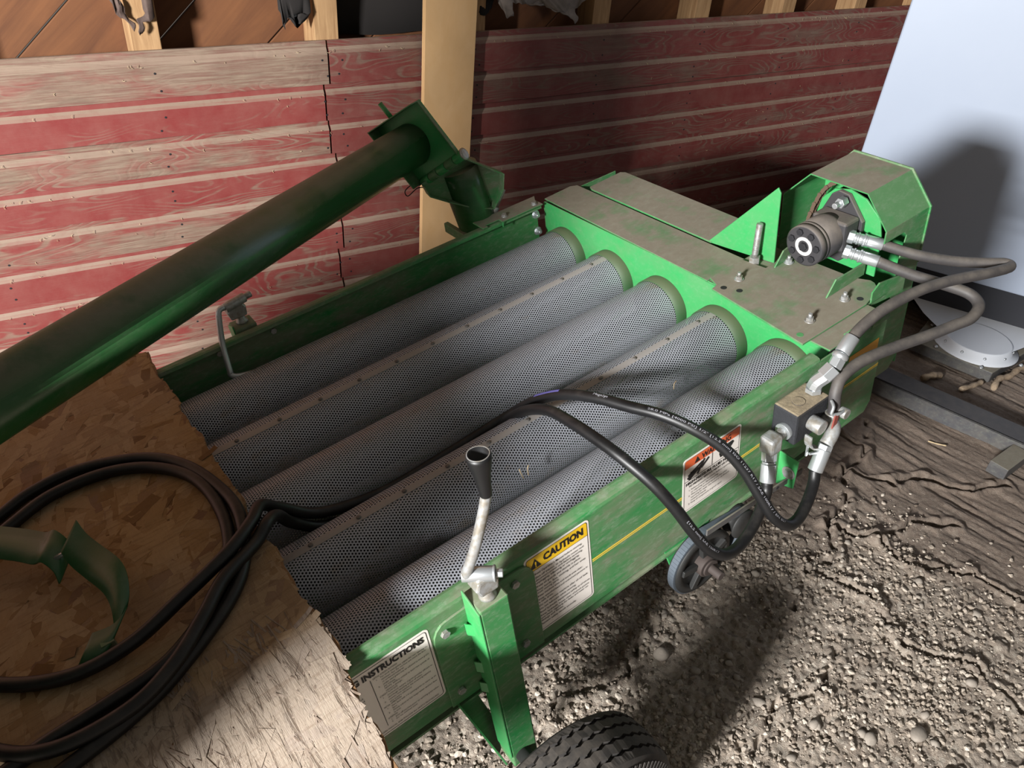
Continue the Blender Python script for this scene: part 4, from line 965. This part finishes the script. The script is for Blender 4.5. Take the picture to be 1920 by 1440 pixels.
for k in range(1750):
    y = rr_.uniform(-.25, 1.06); x = rr_.uniform(-.72, osb_edge(y) + .004)
    ln = rr_.uniform(.05, .13); w = rr_.uniform(.012, .042); a = rr_.gauss(1.2, .8)
    ext = max(abs(ln / 2 * math.cos(a)) + abs(w / 2 * math.sin(a)), w / 2)
    if x + ext > osb_edge(y) + .001: x = osb_edge(y) + rr_.uniform(-.004, .001) - ext
    curl = 0 if rr_.random() < .985 else rr_.uniform(.001, .004)
    flake(b, x, y, ln, w, a, .0141 + (.0009 if y > .09 else .0026) * rr_.random(), curl if y > .09 else rr_.choice([0, 0, 0, .0008]))
# splintered near corner: weathered strands, mostly running along the edge
for k in range(800):
    y = rr_.uniform(-.25, .11); x = rr_.uniform(-.62, osb_edge(y) - .012)
    a = rr_.gauss(1.75, .3); ln = rr_.uniform(.02, .1); w = rr_.uniform(.0012, .0045)
    ext = abs(ln / 2 * math.cos(a)) + w / 2
    if x + ext > osb_edge(y) + .001: x = osb_edge(y) - ext
    flake(b2, x, y, ln, w, a, .0146 + .0016 * rr_.random(), rr_.choice([0, 0, 0, 0, .0006, .0015]))
flake(b, -.222, .085, .045, .014, .25, .0165, .004); flake(b, -.21, .60, .04, .014, .3, .0165, .003); flake(b2, -.225, .097, .04, .008, .35, .018, .005)
o = b.build('strand_layer', m_flake, osb, kind='stuff'); o['label'] = 'brown pressed wood strands'
o = b2.build('splinter_layer', m_flake2, osb, kind='stuff'); o['label'] = 'pale weathered splinters'

# ================================================================== SUPPLY HOSES
OZ = .0275
hose_r = .0117
C_ = [(.677, -.087, -.162), (.664, -.096, -.185), (.609, -.118, -.208), (.55, -.133, -.215), (.497, -.141, -.194), (.461, -.132, -.158), (.436, -.113, -.106), (.417, -.083, -.05), (.399, -.045, -.004), (.384, .009, .025), (.375, .073, .038), (.373, .148, .034), (.377, .229, .012), (.374, .305, -.033), (.365, .363, -.087), (.353, .393, -.127),
      (.3, .4, -.15), (.2, .402, -.155), (.05, .4, -.155), (-.08, .4, -.13), (-.14, .392, -.07), (-.165, .36, -.004), (-.19, .318, .034), (-.226, .286, .034)]
coil1 = [(-.298, .232, .05), (-.351, .178, .052), (-.416, .125, .05), (-.493, .1, .044), (-.601, .115, .04), (-.68, .19, .034), (-.73, .32, OZ), (-.735, .46, OZ), (-.71, .59, OZ), (-.66, .67, OZ), (-.589, .701, OZ), (-.526, .728, OZ), (-.433, .728, OZ), (-.32, .668, OZ), (-.258, .581, OZ), (-.226, .462, OZ), (-.224, .37, OZ + .004), (-.253, .275, OZ), (-.308, .202, OZ), (-.42, .128, OZ), (-.5, .098, OZ), (-.6, .08, OZ), (-.72, .06, OZ)]
D_ = [(.773, -.129, -.163), (.757, -.14, -.183), (.715, -.158, -.198), (.671, -.171, -.201), (.634, -.173, -.187), (.606, -.16, -.151), (.594, -.134, -.106), (.584, -.1, -.056), (.566, -.06, -.012), (.538, -.011, .02), (.51, .046, .036), (.483, .105, .036), (.462, .176, .027), (.441, .255, .002), (.423, .319, -.037), (.409, .365, -.076), (.392, .396, -.108),
      (.34, .407, -.122), (.2, .404, -.128), (.05, .402, -.128), (-.08, .41, -.1), (-.15, .405, -.03), (-.185, .37, .03), (-.215, .326, .045), (-.275, .276, .054), (-.368, .24, .05), (-.461, .221, .036), (-.556, .235, OZ), (-.648, .295, OZ), (-.71, .38, OZ), (-.72, .48, OZ), (-.68, .57, OZ), (-.63, .625, OZ), (-.567, .662, OZ), (-.493, .69, OZ), (-.393, .678, OZ), (-.311, .623, OZ), (-.256, .528, OZ), (-.247, .402, OZ), (-.274, .294, OZ), (-.325, .223, OZ), (-.42, .158, OZ), (-.52, .145, OZ), (-.62, .14, OZ), (-.73, .12, OZ)]
pathC = smooth_path(C_ + coil1, 7); pathD = smooth_path(D_, 7)
def hose_thing(path, label):
    o = MB().tube(path, hose_r, 16).build('hydraulic_hose', m_hose); o.matrix_world = MACH; tag(o, label, 'hose'); return o
hC = hose_thing(pathC, 'black hydraulic hose from the left valve elbow, lower of the two looping over the drums')
hD = hose_thing(pathD, 'black hydraulic hose with white and purple printing, upper of the two looping over the drums')
def hose_print(parent, path, body, s0, size, mat, ang, fit=None, bold=0.0):
    me, co = text_mesh(body, size, 1.0, bold) if body else (None, None)
    if me is None: return
    if fit: co[:, 0] *= fit / (co[:, 0].max() - co[:, 0].min())
    P_ = [vec(p) for p in path]; cum = [0]
    for a, c in zip(P_[:-1], P_[1:]): cum.append(cum[-1] + (c - a).length)
    camv = MI @ cam.matrix_world.translation; out = []
    yc = (co[:, 1].max()) / 2
    for x, y, _ in co:
        s = s0 - x; i = min(max(int(np.searchsorted(cum, s)) - 1, 0), len(P_) - 2); t = (s - cum[i]) / max(1e-6, cum[i + 1] - cum[i])
        p = P_[i].lerp(P_[i + 1], t); T = (P_[min(i + 2, len(P_) - 1)] - P_[max(i - 1, 0)]).normalized()
        up = Vector((0, -.35, .94)); n = (up - T * up.dot(T)).normalized(); w = T.cross(n)
        if w.dot(Vector((0, 0, 1))) < 0 and False: w = -w
        a = ang + (y - yc) / hose_r
        out.append(p + (n * math.cos(a) + w * math.sin(a)) * (hose_r + .0004))
    me.vertices.foreach_set('co', np.array([tuple(q) for q in out], dtype=np.float32).ravel()); me.update(); me.materials.clear(); me.materials.append(mat)
    o = bpy.data.objects.new('hose_print', me); COL.objects.link(o); o.parent = parent
hose_print(hD, pathD, '28.0 MPa [4000 PSI] 1/2" [12.5 mm] ISO 11237 R17 / SAE 100R17 / EN 857', .545, .0062, m_print, -.15, fit=.36)
hose_print(hD, pathD, 'MegaSys', .665, .008, m_print, .0, fit=.034)
hose_print(hC, pathC, '[12.5 mm] SAE 100R17', .36, .0062, m_print, -.3, fit=.11)
def band(parent, path, s0, s1, ang, half, mat):
    P_ = [vec(p) for p in path]; cum = [0]
    for a, c in zip(P_[:-1], P_[1:]): cum.append(cum[-1] + (c - a).length)
    vs_ = []; n = 24
    for k in range(n + 1):
        s = s0 + (s1 - s0) * k / n; i = min(max(int(np.searchsorted(cum, s)) - 1, 0), len(P_) - 2); t = (s - cum[i]) / max(1e-6, cum[i + 1] - cum[i])
        p = P_[i].lerp(P_[i + 1], t); T = (P_[min(i + 2, len(P_) - 1)] - P_[max(i - 1, 0)]).normalized(); up = Vector((0, -.35, .94)); nn = (up - T * up.dot(T)).normalized(); w = T.cross(nn)
        for q in (-1, -.5, 0, .5, 1):
            a = ang + q * half; vs_.append(p + (nn * math.cos(a) + w * math.sin(a)) * (hose_r + .00025))
    MB().add(vs_, [(5 * i + j, 5 * i + j + 1, 5 * i + j + 6, 5 * i + j + 5) for i in range(n) for j in range(4)], True).build('hose_band', mat, parent)
band(hD, pathD, .755, .835, 0.0, .3, m_purple)

# ================================================================== TRANSFER AUGER
aug = empty('transfer_auger', 'long dark green folded auger tube hinged above the far side of the cleaner', 'auger', MACH)
ax = Vector((.866, .493, -.089)).normalized(); AE = Vector((.652, 1.146, .243)); AR = .0585
b = MB().cyl(AE - ax * 1.62, AE - ax * .004, AR, 48); b.build('auger_tube', m_auger, aug)
A_, B_, Cc, Dd = Vector((.591, 1.236, .285)), Vector((.672, 1.109, .367)), Vector((.715, 1.007, .225)), Vector((.639, 1.124, .136))
b = MB().prism([A_, B_, Cc, Dd], ax * .004); b.build('hinge_flange', m_green_clean, aug, .0008)
for p, q in ((A_, B_), (B_, Cc), (Dd, A_)):
    mid = (A_ + B_ + Cc + Dd) / 4; inw = (mid - (p + q) / 2).normalized() * .003; d_ = .045 if (p, q) != (B_, Cc) else .012
    MB().prism([p, q, q - ax * d_, p - ax * d_], inw).build('flange_lip', m_green, aug, .0006)
b = MB().cyl((A_ + B_) / 2 - ax * .03, (A_ + B_) / 2 - ax * .03 + (A_ - Dd).normalized() * .045, .0065, 14); b.build('latch_pin', m_green_clean, aug)
hl = (Dd - Cc).normalized(); hp = Cc - hl * .012
for k in range(5):
    a0 = hp + hl * (.006 + k * .033); MB().cyl(a0, a0 + hl * .031, .0135, 20).build('hinge_knuckle', m_green if k % 2 else m_green_clean, aug, .0008)
MB().lathe(hp + hl * .004, -hl, [(0, .017), (.004, .017), (.007, .012)], 20).build('hinge_pin', m_dzinc, aug)
e = hp + hl * .175
MB().tube(smooth_path([e, e + hl * .012, e + hl * .02 + Vector((-.012, .0, .012)), e + hl * .032 + Vector((-.03, 0, .004)), e + hl * .03 + Vector((-.026, 0, -.014)), e + hl * .012 + Vector((-.008, 0, -.006)), e + hl * .012 + Vector((.018, 0, -.012))], 5), .0016, 8).build('retaining_clip', m_black, aug)
# lower half: flange folded down from the hinge, with the standing tube
ring = [Vector(p) for p in ((.753, 1.074, .194), (.859, 1.051, .119), (.85, 1.051, .073), (.814, 1.057, .024), (.751, 1.07, .047), (.685, 1.084, .084), (.635, 1.095, .116), (.626, 1.098, .148))]
nrm = Vector((.195, .98, -.025))
MB().prism(ring, nrm * .004).build('hinge_flange', m_green, aug, .0008)
cc = sum(ring, Vector((0, 0, 0))) / len(ring)
for p, q in zip(ring[:-1], ring[1:]):
    MB().prism([p, q, q - nrm * .03, p - nrm * .03], (cc - (p + q) / 2).normalized() * .003).build('flange_lip', m_green, aug, .0006)
MB().tube([(.748, 1.10, .155), (.757, 1.095, .1), (.79, 1.08, -.1), (.82, 1.08, -.33)], .0575, 40).build('lower_tube', m_auger, aug)
MB().box((.71, 1.03, -.06), (.725, 1.17, -.03)).build('tube_saddle', m_green, aug, .002)

# ================================================================== CRADLE CLAMP ON THE SHEET
m_clamp = green_paint('clamp_green', srgb(44, 100, 58), .35, .1, .3, 4)
clamp = empty('cradle_clamp', 'two bent green strap pieces joined by a bolt on the strand board', 'bracket', MACH)
def strap(pts, w, name='strap'):
    """pts: centre line (x,y,z) along the strap, w: width vector"""
    pth = smooth_path(pts, 5); b = MB(); n = len(pth); w = vec(w)
    fr = b.frames(pth); vs_ = []
    for p, t, u, v in fr:
        nn = t.cross(w).normalized() * .0016
        vs_ += [p - w / 2 - nn, p + w / 2 - nn, p + w / 2 + nn, p - w / 2 + nn]
    b.add(vs_, [(4 * i + j, 4 * i + (j + 1) % 4, 4 * i + 4 + (j + 1) % 4, 4 * i + 4 + j) for i in range(n - 1) for j in range(4)] + [(3, 2, 1, 0), tuple(4 * (n - 1) + j for j in range(4))], True)
    return b.build(name, m_clamp, clamp)
strap([(-.64, .60, .085), (-.60, .575, .075), (-.555, .525, .075), (-.53, .49, .078), (-.515, .475, .085), (-.505, .455, .07), (-.507, .445, .05)], (.036, .052, .008))
strap([(-.48, .468, .09), (-.475, .438, .078), (-.462, .40, .07), (-.445, .345, .07), (-.445, .305, .062), (-.46, .27, .045), (-.49, .252, .035), (-.525, .262, .03)], (.042, .036, .02))
MB().cyl((-.515, .452, .072), (-.47, .448, .078), .005, 12).build('clamp_bolt', m_zinc, clamp)
MB().bar((-.49, .252, .017), (-.49, .252, .036), .012, .02).build('foot_tab', m_green, clamp)

# ================================================================== TENDER AT THE RIGHT
yaw = math.atan2(-.30, .71)
TM = Matrix.Translation((2.76, .64, 0)) @ Matrix.Rotation(-yaw * 1.0, 4, 'Z')
# local frame: x into the tender, y towards the back wall, z up; face at x = 0
tn = empty('seed_tender', 'large white tender box on a black frame with a white discharge chute', 'tender', TM)
MB().box((0, -1.2, .225), (1.1, .362, 2.4)).build('tank_panel', m_tender, tn, .006)
MB().box((.012, -1.25, .085), (1.1, .35, .225)).build('base_rail', m_bsteel, tn, .003)
# chute: from a rectangular mouth under the rail to a round collar
TI = TM.inverted()
rc = TI @ Vector((2.70, .28, .085)); n = 40; vs_ = []
for k in range(n):
    a = 2 * math.pi * k / n; vs_.append(rc + Vector((.125 * math.cos(a), .125 * math.sin(a), 0)))
for k in range(n):
    a = 2 * math.pi * k / n; c, s_ = math.cos(a), math.sin(a); m_ = max(abs(c), abs(s_)); vs_.append(Vector((.36 + .3 * c / m_, rc.y + .03 + .32 * s_ / m_, .088)))
MB().add(vs_, [(k, (k + 1) % n, n + (k + 1) % n, n + k) for k in range(n)], True).build('chute', m_chute_lit, tn)
MB().lathe(rc - Vector((0, 0, .03)), (0, 0, 1), [(0, .16), (.003, .16), (.004, .138), (.034, .128), (.036, .122)], 48).build('chute_collar', m_chute_lit, tn)
for k in range(10):
    a = 2 * math.pi * k / 10 + .3; u = Vector((math.cos(a), math.sin(a), 0)); MB().lathe(rc + u * .133 - Vector((0, 0, .012)), u, [(0, .006), (.004, .005), (.006, .002)], 12).build('collar_rivet', m_zinc, tn)
for k in range(6):
    a = 2 * math.pi * k / 6 + .2; u = Vector((math.cos(a), math.sin(a), 0)); MB().lathe(rc + u * .18 - Vector((0, 0, .0285)), (0, 0, 1), [(0, .009), (.004, .007), (.008, .003)], 12).build('plate_bolt', m_zinc, tn)
pl = [TI @ Vector(p) for p in ((2.56, .135, .0), (2.50, .44, .0), (2.95, .55, .0), (3.0, .14, .0))]
MB().prism([p + Vector((0, 0, .01)) for p in pl], (0, 0, .045)).build('base_plate', m_greysteel, tn, .003)

# ---- black angle iron rail on the floor
ra_ = Vector((2.055, .62, 0)); rb_ = Vector((2.33, -.80, 0)); d_ = (rb_ - ra_).normalized(); p_ = Vector((-d_.y, d_.x, 0))
if p_.x < 0: p_ = -p_
rl = empty('steel_rail', 'black angle iron rail lying across the floor in front of the tender', 'rail', Matrix.Translation((ra_ + rb_) / 2))
cm = (ra_ + rb_) / 2
MB().prism([ra_ - cm + Vector((0, 0, .004)), rb_ - cm + Vector((0, 0, .004)), rb_ - cm + Vector((0, 0, .066)), ra_ - cm + Vector((0, 0, .066))], p_ * .006).build('vertical_leg', m_greysteel, rl, .001)
MB().prism([ra_ - cm + Vector((0, 0, .06)), rb_ - cm + Vector((0, 0, .06)), rb_ - cm + p_ * .105 + Vector((0, 0, .06)), ra_ - cm + p_ * .105 + Vector((0, 0, .06))], (0, 0, .006)).build('top_leg', m_bsteel, rl, .001)
q_ = ra_.lerp(rb_, .53) - cm
MB().box((-.16, -.03, .004), (0, .03, .05)).build('cross_tab', m_greysteel, rl, .002).location = q_ - Vector((0, .02, 0))

# ================================================================== LITTER
def ground(x, y): return float(floor_height(np.array(x), np.array(y)))
def litter(name, pts, r, mat, label, cat, group=None):
    z0 = [ground(x, y) + r * .9 + dz for x, y, dz in pts]; c = Vector((pts[0][0], pts[0][1], z0[0]))
    o = MB().tube(smooth_path([Vector((x, y, z)) - c for (x, y, _), z in zip(pts, z0)], 4), [r * (1 if i % 3 else .72) for i in range((len(pts) - 1) * 4 + 1)], 8).build(name, mat); o.location = c; tag(o, label, cat, group); return o
litter('bark_strip', [(2.40, .165, .004), (2.47, .155, .006), (2.54, .15, .004)], .011, m_bark, 'straight pale bark strip on the dirt, in front of the grey base plate', 'stick')
litter('bark_strip', [(2.53, .10, .004), (2.60, .118, .012), (2.66, .105, .008), (2.74, .105, .012), (2.84, .085, .006)], .013, m_bark, 'twisted bark strip behind the straight one near the base plate corner', 'stick')
litter('bark_strip', [(2.345, .29, .004), (2.39, .275, .008), (2.44, .265, .004)], .014, m_bark, 'short pale bark chip between the black rail and the base plate', 'stick')
litter('straw_stalk', [(2.02, .07, .006), (2.035, .045, .008), (2.05, .02, .006)], .0028, m_straw, 'single pale straw stalk on the dirt beside the black rail', 'straw')
# straw caught between the two nearest drums
for k, (x, y, z, dx, dz) in enumerate([(.27, .185, -.075, -.006, .028), (.285, .19, -.08, .004, .024), (.7, .2, -.1, .01, .018)]):
    o = MB().tube([(0, 0, 0), (dx * .5, .004, dz * .6), (dx, .002, dz)], .0011, 6).build('straw_stalk', m_straw); o.matrix_world = MACH @ Matrix.Translation((x, y, z))
    tag(o, ['bent straw stalk caught between the two nearest drums, leftmost', 'short straw stalk beside the bent one between the two nearest drums', 'straw bit lying between the two nearest drums under the printed hose'][k], 'straw')

# ---- unseen tall blocker, added only to throw shade over sheet, drums and wall
tall_blocker = empty('shade_blocker_tall', 'tall grey block added out of view beyond the inlet end to cast shade', 'light blocker', Matrix.Translation((-1.16, .265, 0)))
MB().box((-.17, -.145, .06), (.17, .145, 1.75)).build('body', m_greysteel, tall_blocker, .006)
MB().box((-.17, .145, .06), (.17, .41, .93)).build('blocker_side', m_greysteel, tall_blocker, .004)  # low side block, added to shade the far part of the sheet
d = MB().box((-.182, -.138, .09), (-.17, .138, 1.72)).build('door', m_greysteel, tall_blocker, .003)
MB().bar((-.192, .1, .78), (-.192, .1, .9), .012, .012).build('handle', m_zinc, d, .002)
for sx in (-1, 1):
    for sy in (-1, 1): MB().box((sx * .15 - .02, sy * .12 - .02, 0), (sx * .15 + .02, sy * .12 + .02, .06)).build('foot', m_black, tall_blocker)
low_blocker = empty('shade_blocker_low', 'low green block on legs with a sloping top, added out of view to cast shade', 'bin', Matrix.Translation((-1.16, -.035, 0)))  # unseen low blocker, added to shade the sheet and the drum ends
MB().prism([(-.17, -.175, .78), (-.17, .148, .78), (-.17, .148, 1.08), (-.17, -.175, .955)], (.34, 0, 0)).build('body', m_green, low_blocker, .004)
MB().prism([(-.175, -.215, .957), (-.175, -.175, .957), (-.175, .15, 1.082), (-.175, .15, 1.125), (-.175, -.215, 1.06)], (.35, 0, 0)).build('lid', m_deck, low_blocker, .002)  # overhang shaped to shade the nearest drum
for sx in (-1, 1):
    for sy in (-1, 1): MB().box((sx * .155 - .015, sy * .13 - .015, 0), (sx * .155 + .015, sy * .13 + .015, .79)).build('leg', m_green, low_blocker)
